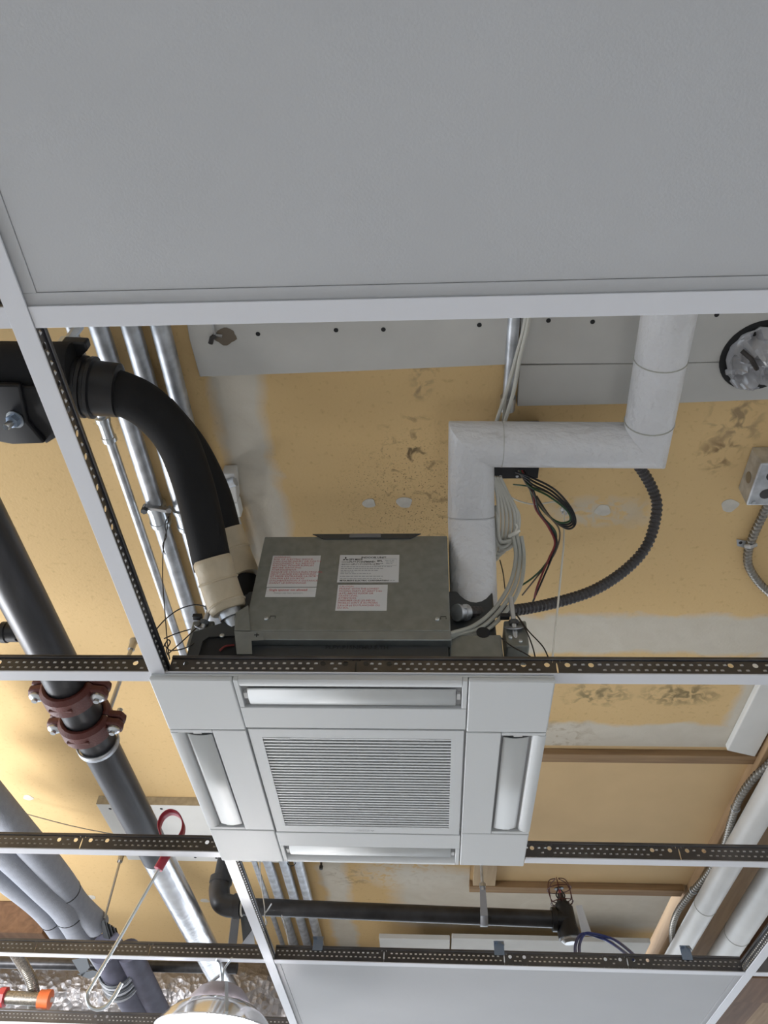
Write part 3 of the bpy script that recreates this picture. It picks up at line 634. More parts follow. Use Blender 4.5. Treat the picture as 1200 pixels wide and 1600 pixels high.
# middle conduit into the black junction box
ZM = D-0.016
p = at(803, 500, ZM); q = at(792, 650, ZM)
T = thing('conduit', 'single thin conduit above the white pipe elbow, entering the black box', 'conduit', p, 'galvanised conduits')
build(MB().tube([(p.x, -0.9, ZM), (p.x, 0, ZM), (p.x, q.y-0.03, ZM)], 0.0105, 16), 'pipe', 'galvanised', T)
build(MB().lathe((p.x, q.y-0.045, ZM), (0, 1, 0), [(0, 0.0108), (0.002, 0.0145), (0.03, 0.0145), (0.032, 0.012)], 16), 'connector', 'zinc_rod', T)
a = at(768, 747, D-0.04); c = at(839, 747, D-0.04); e = at(805, 640, D-0.04)
T = thing('junction_box', 'flat black electrical box on the deck behind the white pipe', 'electrical box', ((a.x+c.x)/2, (a.y+e.y)/2, D-0.04))
build(MB().box(a.x, c.x, a.y-0.11, a.y, D-0.038, D-0.001), 'body', 'wire_black', T, bevel=0.003)
build(MB().box(a.x-0.002, c.x+0.002, a.y-0.112, a.y+0.002, D-0.040, D-0.038), 'cover', 'black_fitting', T, bevel=0.0008)
for x, y in ((782, 744), (808, 744)):
    build(MB().lathe(at(x, y, D-0.040), (0, 0, -1), [(0, 0.003), (0.0015, 0.003)], 10), 'screw', 'bolt_zinc', T)

# white jacketed refrigerant line: riser, horizontal run, return towards the viewer
ZW = 0.405
r1 = pw(870, 693, ZW, 36); k1 = at(737, 694, ZW); k2 = at(1008, 696, ZW); k3 = at(1058, 420, ZW)
T = thing('insulated_line', 'thick white-jacketed pipe rising from the unit, turning right then toward the viewer', 'pipe', (k1.x, k1.y, 0.15))
base_ = atY(741, 965, 0.715); kmid = atY(736, 806, 0.615)
d12 = (k2-k1).normalized(); d23 = (k3-k2).normalized(); d01 = (k1-kmid).normalized(); d00 = (kmid-base_).normalized()
def mitred(p0, p1, r0, r1_, n0, n1, n=28, mid=6):
    d = (p1-p0).normalized(); x = d.cross(Vector((0.3, 0.2, 1))).normalized(); y = d.cross(x); mb_ = MB(); vs_ = []; L = (p1-p0).length
    for i in range(mid+1):
        f_ = i/mid; r_ = r0+(r1_-r0)*f_
        for k in range(n):
            o_ = (x*math.cos(2*math.pi*k/n)+y*math.sin(2*math.pi*k/n))*r_
            t0 = -o_.dot(n0)/d.dot(n0); t1 = L-o_.dot(n1)/d.dot(n1); vs_.append(p0+o_+d*(t0+(t1-t0)*f_))
    fs_ = [(i*n+k, i*n+(k+1) % n, (i+1)*n+(k+1) % n, (i+1)*n+k) for i in range(mid) for k in range(n)]
    return mb_.add(vs_, fs_+[tuple(range(n-1, -1, -1)), tuple(mid*n+k for k in range(n))])
build(mitred(base_, kmid, r1*1.05, r1*1.07, d00, d00+d01), 'riser', 'jacket_white', T, bevel=0.004)
build(mitred(kmid, k1, r1*1.07, r1, d00+d01, d01+d12), 'riser', 'jacket_white', T)
build(mitred(k1, k2, r1, r1, d01+d12, d12+d23), 'horizontal_run', 'jacket_white', T)
build(mitred(k2, k3, r1, r1*1.03, d12+d23, d23), 'return_run', 'jacket_white', T)
def ring(c_, d_, r_, m_='cable_grey', name='tape_seam', par=None, th=0.0012):
    x = Vector(d_).orthogonal().normalized(); y = Vector(d_).normalized().cross(x)
    return build(MB().tube([Vector(c_)+(x*math.cos(a_)+y*math.sin(a_))*r_ for a_ in [2*math.pi*i/32 for i in range(32)]], th, 5, closed=True), name, m_, par)
ring(k2+(k3-k2)*((550-697)/(420-697.)), d23, r1*1.02+0.0001, par=T)
ring(k2+d23*r1*1.25, d23, r1*1.01+0.0003, par=T); ring(k1+d12*r1*1.3, d12, r1+0.0002, par=T, th=0.0006)

# armoured cables with real ridges
def ribbed(path, r_, pitch, n=10, amp=0.12):
    out = []; rs = []; L = 0
    pts = [Vector(p) for p in path]; acc = [0]
    for i in range(1, len(pts)): acc.append(acc[-1]+(pts[i]-pts[i-1]).length)
    tot = acc[-1]; cnt = int(tot/pitch)*4; j = 0
    for k in range(cnt+1):
        s_ = tot*k/cnt
        while j < len(acc)-2 and acc[j+1] < s_: j += 1
        f_ = (s_-acc[j])/max(1e-9, acc[j+1]-acc[j]); out.append(pts[j].lerp(pts[j+1], min(1, f_))); rs.append(r_*(1+(amp if k % 4 in (1, 2) else -amp)))
    return MB().tube(out, rs, n)
T = thing('flexible_conduit', 'dark ribbed flexible conduit curving from the white pipe to the control box', 'flexible conduit', at(960, 900, 0.35))
path = pxs([(975, 700, 0.47), (1003, 735, 0.465), (1022, 770, 0.45), (1026, 800, 0.43), (1012, 850, 0.40), (980, 888, 0.36), (930, 921, 0.31), (870, 941, 0.27), (800, 954, 0.225), (728, 957, 0.175)], 10)
build(ribbed(path, 0.0100, 0.0088, 12, 0.10), 'armour', 'flex_dark', T, angle=20)
e_ = path[-1]; dd = (path[-1]-path[-6]).normalized()
build(MB().lathe(e_-dd*0.004, dd, [(0, 0.011), (0.002, 0.0145), (0.012, 0.0145), (0.013, 0.0125), (0.02, 0.0125), (0.021, 0.015), (0.026, 0.015)], 16), 'connector', 'galvanised', T)
build(MB().box(e_.x-0.006, e_.x+0.001, e_.y-0.018, e_.y-0.012, e_.z-0.006, e_.z+0.002), 'clamp_screw', 'bolt_zinc', T)
# right-hand box with its armoured cable
ZB = D-0.055
a = at(1166, 790, ZB); c_ = at(1184, 702, ZB)
T = thing('junction_box', 'square galvanised electrical box at the right edge of the deck', 'electrical box', a)
build(MB().box(a.x, a.x+0.105, a.y-0.105, a.y, ZB, D-0.0005), 'body', 'galvanised', T, bevel=0.003)
for i, j in ((0.03, 0.03), (0.075, 0.03), (0.03, 0.075), (0.075, 0.075)):
    build(MB().lathe((a.x+i, a.y-j, ZB), (0, 0, -1), [(-0.001, 0.012), (0.0008, 0.012)], 16), 'knockout', 'flex_dark', T)
build(MB().lathe((a.x+0.012, a.y-0.008, ZB), (0, 0, -1), [(0, 0.004), (0.002, 0.004)], 10), 'screw', 'bolt_zinc', T)
build(MB().lathe((a.x, a.y-0.05, D-0.028), (-1, 0, 0), [(-0.001, 0.012), (0.0008, 0.012)], 16), 'knockout', 'flex_steel', T)
T = thing('armoured_cable', 'steel armoured cable strapped to the deck below the right-hand box', 'cable', at(1175, 860, D-0.012))
path = pxs([(1203, 782, D-0.02), (1192, 805, D-0.014), (1178, 835, D-0.012), (1169, 862, D-0.012), (1170, 885, D-0.012), (1184, 908, D-0.012), (1202, 926, D-0.012), (1225, 945, D-0.012), (1290, 975, D-0.012), (1380, 990, D-0.012), (1500, 985, D-0.012)], 10)
build(ribbed(path, 0.0078, 0.0105, 12, 0.22), 'armour', 'flex_steel', T, angle=20)
q = at(1172, 849, D-0.02)
build(MB().tube([at(1166, 853, D-0.012), at(1172, 854, D-0.023), at(1180, 851, D-0.013)], 0.0055, 8), 'strap', 'galvanised', T)
build(MB().prism([at(1151, 843, D-0.003), at(1168, 846, D-0.003), at(1166, 857, D-0.003), at(1152, 853, D-0.003)], (0, 0, 0.002)), 'strap_foot', 'galvanised', T)
build(MB().lathe(at(1157, 848, D-0.003), (0, 0, -1), [(0, 0.004), (0.002, 0.003)], 10), 'screw', 'wire_dark', T)
# film-wrapped duct end in the drywall hole
p = at(1192, 562, D-0.02); r_ = pw(1192, 562, D-0.02, 60)
T = thing('wrapped_duct_end', 'round duct end wrapped in crumpled grey plastic film, upper right', 'duct', p)
mb = MB(); rows = []
for i in range(15):
    th = i/14*math.pi*0.5; row = []
    for k in range(41):
        a_ = 2*math.pi*k/40; v = Vector((math.cos(a_)*math.sin(th), math.sin(a_)*math.sin(th), -math.cos(th)*0.42))
        n_ = noise.noise(Vector((v.x*2.3, v.y*2.3, 3.1))); n2 = abs(noise.noise(Vector((v.x*4+5, v.y*4, 1.2))))
        row.append(p+v*r_*(0.96+0.05*n_)+Vector((0, 0, 0.03*n_+0.03*n2)))
    rows.append(row)
build(mb.sheet(rows), 'film', 'plastic_film', T, angle=25)
build(MB().lathe((p.x-0.003, p.y-0.004, D-0.0142), (0, 0, 1), [(0, r_*1.03), (0.001, r_*1.03)], 40), 'duct_hole', 'dark_gap', T)
build(MB().tube([p+Vector((-0.05, -0.03, -0.02)), p+Vector((-0.035, -0.02, -0.03)), p+Vector((-0.02, 0.0, -0.032))], 0.004, 6), 'tie', 'wire_dark', T)
# torn hole with a metal hook in the left strip
p = at(352, 524, D-0.014)
poly = [at(352+17*math.cos(a_)*(1+0.12*math.sin(5*a_)), 526+13*math.sin(a_)*(1+0.1*math.cos(4*a_)), D-0.0138) for a_ in [2*math.pi*i/22 for i in range(22)]]
build(MB().prism(poly, (0, 0, 0.0015)), 'torn_hole', 'wire_brown', deck, smooth=False)
T = thing('steel_hook', 'small bent steel strap hook by the torn hole in the white strip', 'hook', p)
build(MB().tube([at(337, 524, D-0.016), at(331, 528, D-0.020), at(329, 537, D-0.022)], 0.0045, 6), 'strap', 'wire_dark', T)
build(MB().tube([at(333, 505, D-0.016), at(335, 523, D-0.017), at(347, 525, D-0.016)], 0.003, 6), 'stem', 'zinc_rod', T)

# ---- black insulated hoses into the unit
T = thing('insulated_hose', 'thick black insulated hose arching down to the unit, beige sleeve at its end', 'hose', at(340, 880, 0.25))
hp = [at(128, 604, 0.385), at(175, 611, 0.385), at(225, 632, 0.375), at(270, 678, 0.36), at(297, 740, 0.33), at(315, 805, 0.28), at(333, 888, 0.222)]
hpath = smoothp(hp, 8); n_ = len(hpath)
build(MB().tube(hpath, [0.040-0.0065*(i/(n_-1)) for i in range(n_)], 24), 'hose', 'black_rubber', T)
sp = smoothp([at(331, 872, 0.227), at(345, 920, 0.19), at(358, 955, 0.158)], 8); n_ = len(sp)
build(MB().tube(sp, [0.031, 0.0335, 0.034, 0.0335, 0.0325, 0.033]+[0.033]*(n_-9)+[0.032, 0.031, 0.028], 24), 'sleeve', 'beige_sleeve', T)
ring(sp[6], sp[7]-sp[5], 0.0335, 'beige_sleeve', 'sleeve_band', T, 0.0022); ring(sp[13], sp[14]-sp[12], 0.0328, 'beige_sleeve', 'sleeve_band', T, 0.0022)
build(MB().lathe(sp[-1], sp[-1]-sp[-3], [(-0.004, 0.020), (0.012, 0.020), (0.013, 0.014), (0.03, 0.014)], 16), 'pipe_stub', 'galvanised', T)
T = thing('insulated_hose', 'second black insulated hose, mostly hidden behind the first, beige sleeve', 'hose', at(375, 870, 0.29))
hp2 = [at(250, 640, 0.43), at(300, 700, 0.43), at(335, 770, 0.40), at(353, 835, 0.35)]
build(MB().tube(smoothp(hp2, 8), 0.030, 20), 'hose', 'black_rubber', T)
sp = smoothp([at(352, 828, 0.355), at(366, 868, 0.32), at(381, 905, 0.275)], 6); build(MB().tube(sp, 0.033, 22), 'sleeve', 'beige_sleeve', T)
ring(sp[5], sp[6]-sp[4], 0.0335, 'beige_sleeve', 'sleeve_band', T, 0.002)
build(MB().tube([sp[-1], sp[-1]+Vector((0.012, 0.02, -0.06))], 0.027, 18), 'hose_end', 'black_rubber', T)
# black header at left with pipe clamp
T = thing('insulated_header', 'large black fitting at the left edge with ribbed collar feeding the hose', 'pipe fitting', at(60, 570, 0.38))
zc = 0.385
a = at(-160, 572, zc); c = at(112, 575, zc); r_ = pw(60, 570, zc, 44)
build(MB().tube([a, c, c+Vector((0.008, 0, 0))], [r_*0.92, r_*0.92, r_*0.9], 26), 'header_pipe', 'black_rubber', T)
d_ = (hpath[3]-hpath[0]).normalized(); c0 = hpath[0]
build(MB().lathe(c0, d_, [(-0.05, 0.050), (0.0, 0.050), (0.002, 0.053), (0.008, 0.053), (0.009, 0.049), (0.014, 0.049), (0.016, 0.053), (0.022, 0.053), (0.024, 0.047), (0.062, 0.046), (0.064, 0.041)], 30), 'collar', 'black_fitting', T)
build(MB().prism([at(95, 534, 0.40), at(133, 536, 0.40), at(137, 548, 0.40), at(128, 556, 0.40), at(122, 575, 0.40), at(95, 575, 0.40)], (0, 0, 0.02)), 'lip', 'black_fitting', T, bevel=0.003)
pl = build(MB().prism([at(-60, 600, 0.325), at(30, 603, 0.325), at(42, 660, 0.325), at(70, 693, 0.325), at(20, 695, 0.325), at(-60, 680, 0.325)], (0, 0, 0.012)), 'clamp_plate', 'black_fitting', T, bevel=0.003)
build(MB().prism([at(22, 604, 0.335), at(62, 606, 0.335), at(88, 684, 0.335), at(72, 694, 0.335), at(36, 662, 0.335)], (0, 0, 0.03)), 'clamp_plate', 'black_fitting', T, bevel=0.003)
p = at(24, 655, 0.324); ax_ = Vector((-0.15, -0.1, -1))
build(MB().lathe(p, ax_, [(0, 0.0155), (0.002, 0.0155)], 20), 'washer', 'bolt_zinc', pl); build(MB().lathe(p+ax_*0.002, ax_, [(0, 0.0115), (0.009, 0.0115), (0.0105, 0.009)], 6), 'nut', 'clip_blue', pl)
build(MB().lathe(p+ax_*0.01, ax_, [(0, 0.006), (0.016, 0.006), (0.018, 0.005)], 12), 'bolt', 'bolt_zinc', pl)
# pale bracket on the joint band
p = at(362, 770, D-0.03); T = thing('pipe_bracket', 'pale metal pipe bracket on the deck just right of the black hose', 'bracket', p)
build(MB().prism([at(346, 741, D-0.035), at(367, 740, D-0.035), at(371, 785, D-0.035), at(352, 786, D-0.035)], (0, 0, 0.03)), 'plate', 'pvc_white', T, bevel=0.002)
build(MB().tube([at(353, 757, D-0.04), at(368, 752, D-0.04)], 0.010, 12), 'clamp', 'galvanised', T)
build(MB().prism([at(360, 787, D-0.03), at(372, 786, D-0.03), at(377, 808, D-0.03), at(367, 810, D-0.03)], (0, 0, 0.025)), 'foot', 'drywall_bright', T, bevel=0.002)
build(MB().tube([at(370, 808, D-0.02), at(392, 880, D-0.02)], 0.006, 10), 'stem', 'galvanised', T)

# ---- sprinkler main at left
ZK = 0.225
pm = lambda y: at(68.5+(y-1000)*0.533, y, ZK)
xm = pm(1080).x; rM = 0.0415
T = thing('sprinkler_main', 'heavy black steel sprinkler main running diagonally past the red couplings', 'pipe', (xm, 1.2, ZK))
yA, yB, yC = pm(1077).y, pm(1127).y, pm(1160).y
build(MB().tube([(xm, -0.6, ZK), (xm, 0.2, ZK), (xm, yA-0.004, ZK)], rM, 28), 'pipe', 'black_steel', T)
build(MB().tube([(xm, yA+0.004, ZK), (xm, yB-0.004, ZK)], rM, 28), 'pipe_nipple', 'black_steel', T)
p2 = at(240, 1322, ZK); 
build(MB().tube([(xm, yB+0.004, ZK), (xm, 1.5, ZK), (xm, 1.72, ZK)], rM*0.98, 28), 'pipe', 'black_steel', T)
build(MB().tube([(xm, 1.721, ZK), (xm, 2.2, ZK), (xm, at(0, 1548, 0.350).y-0.175, ZK)], rM*0.99, 28), 'pipe', 'bright_galv', T)
def coupling(y, label):
    C = thing('grooved_coupling', label, 'pipe coupling', (xm, y, ZK-rM), 'dark red grooved couplings')
    for sg in (1, -1):
        prof = []
        for i in range(13):
            a_ = math.pi*i/12; prof.append((math.cos(a_), math.sin(a_)))
        rows = []
        sec = [(-0.026, 0.001), (-0.026, 0.007), (-0.018, 0.014), (0.018, 0.014), (0.026, 0.007), (0.026, 0.001)]
        for ca, sa in prof:
            rows.append([Vector((xm+(rM+h_)*ca*1.0, y+t_, ZK-sg*((rM+h_)*sa+0.0015))) for t_, h_ in sec])
        hf = build(MB().sheet(rows), 'housing_half', 'coupling_red', C, solid=0.003)
        for sx_ in (-1, 1):
            x0 = xm+sx_*(rM+0.008)
            build(MB().prism([(x0, y-0.022, ZK-sg*0.0015), (x0+sx_*0.030, y-0.017, ZK-sg*0.0015), (x0+sx_*0.036, y, ZK-sg*0.0015), (x0+sx_*0.030, y+0.017, ZK-sg*0.0015), (x0, y+0.022, ZK-sg*0.0015)], (0, 0, -sg*0.016)), 'ear', 'coupling_red', hf, bevel=0.004)
    for sx_ in (-1, 1):
        x0 = xm+sx_*(rM+0.024)
        b_ = build(MB().tube([(x0, y, ZK-0.032), (x0, y, ZK+0.032)], 0.006, 12), 'bolt', 'bolt_zinc', C)
        build(MB().lathe((x0, y, ZK-0.0175), (0, 0, -1), [(0, 0.0145), (0.005, 0.0145), (0.008, 0.011), (0.009, 0.005)], 16), 'bolt_head', 'bolt_zinc', C)
    build(MB().lathe((xm-0.024, y-0.002, ZK-rM-0.0135), (1, 0, 0), [(0, 0.003), (0.048, 0.003)], 8), 'cast_mark', 'coupling_red', C)
coupling(yA, 'dark red pipe coupling just below the perforated tee, first of two')
coupling(yB, 'dark red pipe coupling further along the black main, second of two, above the ring hanger')
# ring hanger and threaded rod
T = thing('ring_hanger', 'galvanised ring hanger around the black main with threaded rod to the deck', 'pipe hanger', (xm, yC, ZK))
mb = MB(); rows = []
for i in range(37):
    a_ = 2*math.pi*i/36; rows.append([Vector((xm+math.cos(a_)*(rM+0.004), yC-0.008, ZK+math.sin(a_)*(rM+0.004))), Vector((xm+math.cos(a_)*(rM+0.004), yC+0.008, ZK+math.sin(a_)*(rM+0.004)))])
build(mb.sheet(rows), 'ring', 'galvanised', T, solid=0.003)
build(MB().box(xm-0.009, xm+0.009, yC-0.009, yC+0.009, ZK+rM+0.003, ZK+rM+0.035), 'swivel', 'galvanised', T, bevel=0.002)
build(MB().tube([(xm, yC, ZK+rM+0.02), (xm, yC, D-0.02)], 0.0055, 10), 'threaded_rod', 'zinc_rod', T)
build(MB().lathe((xm, yC, D-0.03), (0, 0, 1), [(0, 0.009), (0.018, 0.009), (0.0295, 0.012)], 12), 'ceiling_anchor', 'zinc_rod', T)
# side stub into the main
zst = ZK+0.0
a = at(20, 988, zst); T = thing('side_outlet', 'short black side outlet with collar at the left edge beside the main', 'pipe', a)
build(MB().tube([(a.x-0.5, a.y, zst), (a.x-0.02, a.y, zst)], 0.014, 18), 'pipe', 'beige_sleeve', T)
build(MB().lathe((a.x-0.022, a.y, zst), (1, 0, 0), [(0, 0.017), (0.002, 0.021), (0.012, 0.021), (0.014, 0.019), (0.04, 0.019), (xm-rM-a.x+0.02, 0.019)], 20), 'collar', 'black_fitting', T)

# ---- dark branch line with sprinkler, behind the fascia
ZN = 0.30
T = thing('branch_pipe', 'dark branch pipe crossing below the fascia from an elbow to a sprinkler tee', 'pipe', at(600, 1425, ZN))
bA = at(352, 1415, ZN); bB = at(884, 1437, ZN); bB.y = bA.y+ (bB.y-bA.y)
rB = pw(600, 1425, ZN, 12.5)
build(MB().tube([bA, bA.lerp(bB, 0.5), bB], rB, 22), 'pipe', 'branch_black', T)
up = bA+Vector((-0.012, -0.01, 0.0))
vt = Vector((bA.x-0.022, bA.y, ZN+0.035))
el = smoothp([bA+Vector((0.045, 0, 0)), bA+Vector((0.012, 0, 0.0)), bA+Vector((-0.016, 0, 0.014)), bA+Vector((-0.03, 0, 0.05)), bA+Vector((-0.03, 0, 0.075))], 6)
build(MB().tube(el, rB*1.32, 22), 'elbow', 'branch_black', T)
build(MB().lathe(bA+Vector((0.03, 0, 0)), (1, 0, 0), [(0, rB*1.45), (0.022, rB*1.45)], 22), 'elbow_band', 'branch_black', T)
ring(bA+Vector((0.058, 0, 0)), (1, 0, 0), rB*1.1, 'string_white', 'thread_tape', T, 0.003)
build(MB().lathe(bA+Vector((-0.03, 0, 0.07)), (0, 0, 1), [(0, rB*1.45), (0.02, rB*1.45)], 22), 'elbow_band', 'branch_black', T)
build(MB().tube([bA+Vector((-0.03, 0, 0.085)), bA+Vector((-0.03, 0, D-ZN-0.002))], rB, 20), 'riser', 'branch_black', T)
pt_ = at(620, 1430, ZN); text('873   06C06C', 'pipe_print', 'label_white', T, (pt_.x-0.27, pt_.y-rB*0.80, ZN-rB*0.68), (1, 0, 0), (0, 0.62, -0.78) if False else (0, -0.62, 0.78), 0.017, sx=1.3)
# sprinkler tee, head, cage
tq = bB; T2 = thing('caged_sprinkler', 'upright sprinkler in a dark red wire cage on a black tee', 'sprinkler', tq)
build(MB().lathe(tq+Vector((-0.045, 0, 0)), (1, 0, 0), [(0, rB*1.4), (0.014, rB*1.4), (0.016, rB*1.2), (0.05, rB*1.2)], 20), 'tee_branch', 'black_fitting', T2)
axd = Vector((0.10, 0.05, -1)).normalized()
build(MB().lathe(tq-axd*0.05, axd, [(0, rB*0.9), (0.012, rB*0.95), (0.014, rB*1.2), (0.075, rB*1.2), (0.085, rB*1.35), (0.105, rB*1.35)], 20), 'tee_body', 'black_fitting', T2)
build(MB().lathe(tq+axd*0.05, axd, [(0, rB*1.15), (0.012, rB*1.15), (0.02, rB*0.8)], 8), 'plug', 'zinc_rod', T2)
hd = tq-axd*0.05
build(MB().lathe(hd, -axd, [(0, rB*0.62), (0.012, rB*0.62), (0.014, rB*0.4), (0.03, rB*0.35)], 12), 'head_body', 'wire_dark', T2)
for sg in (-1, 1):
    build(MB().tube(smoothp([hd-axd*0.012+Vector((sg*0.008, 0, 0)), hd-axd*0.026+Vector((sg*0.014, 0, 0)), hd-axd*0.044+Vector((sg*0.004, 0, 0))], 5), 0.0022, 6), 'frame_arm', 'wire_dark', T2)
build(MB().lathe(hd-axd*0.045, -axd, [(0, 0.015), (0.002, 0.017)], 14), 'deflector', 'wire_dark', T2)
build(MB().lathe(hd-axd*0.03, -axd, [(0, 0.004), (0.012, 0.004)], 8), 'bulb', 'red_paint', T2)
for i in range(6):
    a_ = 2*math.pi*i/6+0.3; u_ = Vector((math.cos(a_), math.sin(a_), 0))
    build(MB().tube(smoothp([hd+u_*0.012, hd+u_*0.036-axd*0.004, hd+u_*0.040-axd*0.04, hd+u_*0.030-axd*0.068, hd+u_*0.006-axd*0.078], 5), 0.0016, 5), 'cage_wire', 'cage_red', T2)
for h_, r_ in ((0.002, 0.037), (0.045, 0.040)):
    ring(hd-axd*h_, axd, r_, 'cage_red', 'cage_ring', T2, 0.0016)
# branch hanger
p = at(756, 1428, ZN); T = thing('pipe_hanger', 'grey strap and rod hanger holding the dark branch pipe', 'pipe hanger', p)
mb = MB(); rows = []
yb = bA.lerp(bB, (p.x-bA.x)/(bB.x-bA.x))
for i in range(25):
    a_ = R(-20+220*i/24)-math.pi; rows.append([Vector((yb.x-0.012, yb.y+math.cos(a_)*(rB+0.003), ZN+math.sin(a_)*(rB+0.003))), Vector((yb.x+0.012, yb.y+math.cos(a_)*(rB+0.003), ZN+math.sin(a_)*(rB+0.003)))])
build(mb.sheet(rows), 'strap', 'strap_grey', T, solid=0.003)
build(MB().prism([(yb.x-0.012, yb.y-rB-0.006, ZN-0.01), (yb.x+0.012, yb.y-rB-0.006, ZN-0.01), (yb.x+0.009, yb.y-rB-0.006, ZN+0.085), (yb.x-0.009, yb.y-rB-0.006, ZN+0.085)], (0, 0.003, 0)), 'strap_leg', 'strap_grey', T)
build(MB().tube([(yb.x, yb.y-rB-0.004, ZN+0.07), (yb.x, yb.y-rB-0.004, D-0.001)], 0.005, 8), 'rod', 'galvanised', T)
build(MB().lathe((yb.x, yb.y-rB-0.004, ZN+0.08), (0, 0, 1), [(0, 0.011), (0.012, 0.011)], 6), 'nut', 'zinc_rod', T)
# blue tubes from the sprinkler region
for i, (dx, lab) in enumerate(((0, 'thin blue tube looping beside the sprinkler tee, left strand'), (9, 'thin blue tube looping beside the sprinkler tee, right strand'))):
    w0 = atY(899+dx*0.7, 1492, 3*F+0.008); w1 = atY(988+dx, 1494, 3*F+0.008); w0.z = w1.z = WEBT-0.01
    mb = MB().tube(smoothp([w0]+[at(*q) for q in [(899+dx*0.7, 1478, 0.16), (905+dx*0.6, 1463, 0.22), (917+dx*0.4, 1459-i, 0.23), (945+dx, 1468-2*i, 0.22), (965+dx, 1480-2*i, 0.16)]]+[w1], 8), 0.0045, 10)
    build(mb, 'blue_tube', 'tube_blue', label=lab, cat='tube', group='blue tubes by the sprinkler')
# pale strip hanging behind the sprinkler
build(MB().prism([at(900, 1415, 0.30), at(909, 1414, 0.30), at(925, 1460, 0.229), at(910, 1462, 0.229)], (0, 0.004, 0)), 'paper_tag', 'label_white', label='pale tag strip behind the caged sprinkler', cat='tag')

# ---- white pipes and armoured cable at the right
for (xa, ya, xb2, yb2, wpx, lab) in ((1168, 1300, 1070, 1470, 40, 'upper white pipe running along the timber at right'), (1198, 1387, 1128, 1495, 46, 'lower white pipe beside it at the right edge')):
    z_ = D-0.085; a = at(xa, ya, z_); c = at(xb2, yb2, z_); r_ = pw((xa+xb2)/2, (ya+yb2)/2, z_, wpx)/2*0.86
    T = thing('white_pipe', lab, 'pipe', ((a.x+c.x)/2, (a.y+c.y)/2, z_), 'white pipes at the right')
    d_ = (c-a); build(MB().tube([a-d_*5.5, a-d_*2, a, a.lerp(c, 0.5), c, c+d_*1.5], r_, 24), 'pipe', 'pvc_white', T)
    q = a.lerp(c, 0.62); ring(q, d_, r_+0.0002, 'cable_grey', 'joint_seam', T, 0.0012)
T = thing('armoured_cable', 'steel armoured cable snaking along the right-hand timber', 'cable', at(1130, 1300, D-0.05))
path = pxs([(1240, 1140, D-0.06), (1205, 1190, D-0.055), (1178, 1215, D-0.05), (1155, 1248, D-0.05), (1142, 1285, D-0.05), (1131, 1322, D-0.05), (1108, 1362, D-0.05), (1078, 1398, D-0.05), (1057, 1428, D-0.05), (1050, 1460, D-0.05), (1056, 1500, D-0.055), (1062, 1525, D-0.06)], 10)
build(ribbed(path, 0.0095, 0.016, 12, 0.24), 'armour', 'flex_steel', T, angle=20)
for i in (34, 68):
    ring(path[i], path[i+1]-path[i-1], 0.0115, 'galvanised', 'staple', T, 0.003)
# crossing beam in the lower right corner
a = at(1150, 1560, D-0.10); build(MB().box(a.x-0.02, a.x+2.2, a.y-0.25, a.y+0.05, D-0.10, D+0.05), 'trim_4', 'wood_red', kind='structure', bevel=0.004)

# ------------------------------------------------------------------ cables and wires above the grid
def cable(label, pts, r_, m_, name='cable', cat='cable', group=None, n=8, k=8):
    return build(MB().tube(pxs(pts, k), r_, n), name, m_, label=label, cat=cat, group=group)
cable('pale cable from the top down to the white pipe, left one', [(824, 480, D-0.035), (818, 515, D-0.035), (806, 560, D-0.035), (792, 610, D-0.035), (777, 655, D-0.035), (768, 690, D-0.035)], 0.0036, 'cable_white', group='pale cables by the white pipe')
cable('pale cable from the top down to the white pipe, right one', [(829, 480, D-0.042), (822, 520, D-0.042), (811, 565, D-0.042), (803, 610, D-0.042), (789, 658, D-0.042), (778, 695, D-0.042)], 0.0036, 'cable_white', group='pale cables by the white pipe')
cable('pale cable crossing behind the other two toward the white pipe', [(826, 480, D-0.028), (815, 540, D-0.028), (800, 585, D-0.028), (790, 620, D-0.028), (786, 668, D-0.028)], 0.003, 'cable_white', group='pale cables by the white pipe')
# coil of pale cable hanging beside the riser
TC = thing('cable_coil', 'coil of pale cable hanging right of the white riser', 'cable', at(790, 860, 0.345))
for i, (x0, x1, yb) in enumerate([(770, 778, 868), (773, 784, 872), (776, 790, 866), (780, 796, 862), (784, 802, 852), (789, 806, 845), (776, 808, 856)]):
    z0 = 0.41; z1 = 0.345
    pts = [at(x0-8, 745, z0), at(x0+4, 760+i*2, z0-0.01), at(x1+1, 800, (z0+z1)/2), at(x1, 835, z1+0.015), at(x1-6-i, yb, z1), at(x1-20-i, yb-2, z1+0.005), at(x0-12, yb-40, z1+0.03), at(x0-14, 790, z0-0.02)]
    build(MB().tube(smoothp(pts, 8), 0.0034, 8), 'cable_loop', 'cable_white', TC)
T = thing('cable_tie', 'frayed white tie around the coiled pale cable', 'cable tie', at(808, 832, 0.36))
build(MB().tube(pxs([(796, 838, 0.352), (806, 832, 0.350), (812, 828, 0.352)], 5), 0.004, 7), 'band', 'string_white', T)
build(MB().tube(pxs([(804, 832, 0.35), (808, 824, 0.35), (805, 818, 0.35)], 5), 0.002, 6), 'tail', 'string_white', T)
for i, lab in enumerate(('upper', 'middle', 'lower')):
    d = i*7
    cable('pale cable running down to the control box, %s of three' % lab, [(802+d*0.9, 838, 0.35), (806+d*0.9, 870, 0.315), (797+d*1.2, 912, 0.245), (772+d*1.5, 952, 0.180), (740+d*1.2, 978+d*0.6, 0.135), (707, 989+d*0.5, 0.105), (700, 992+d*0.5, 0.104)], 0.0038, 'cable_grey', group='pale cables to the control box')
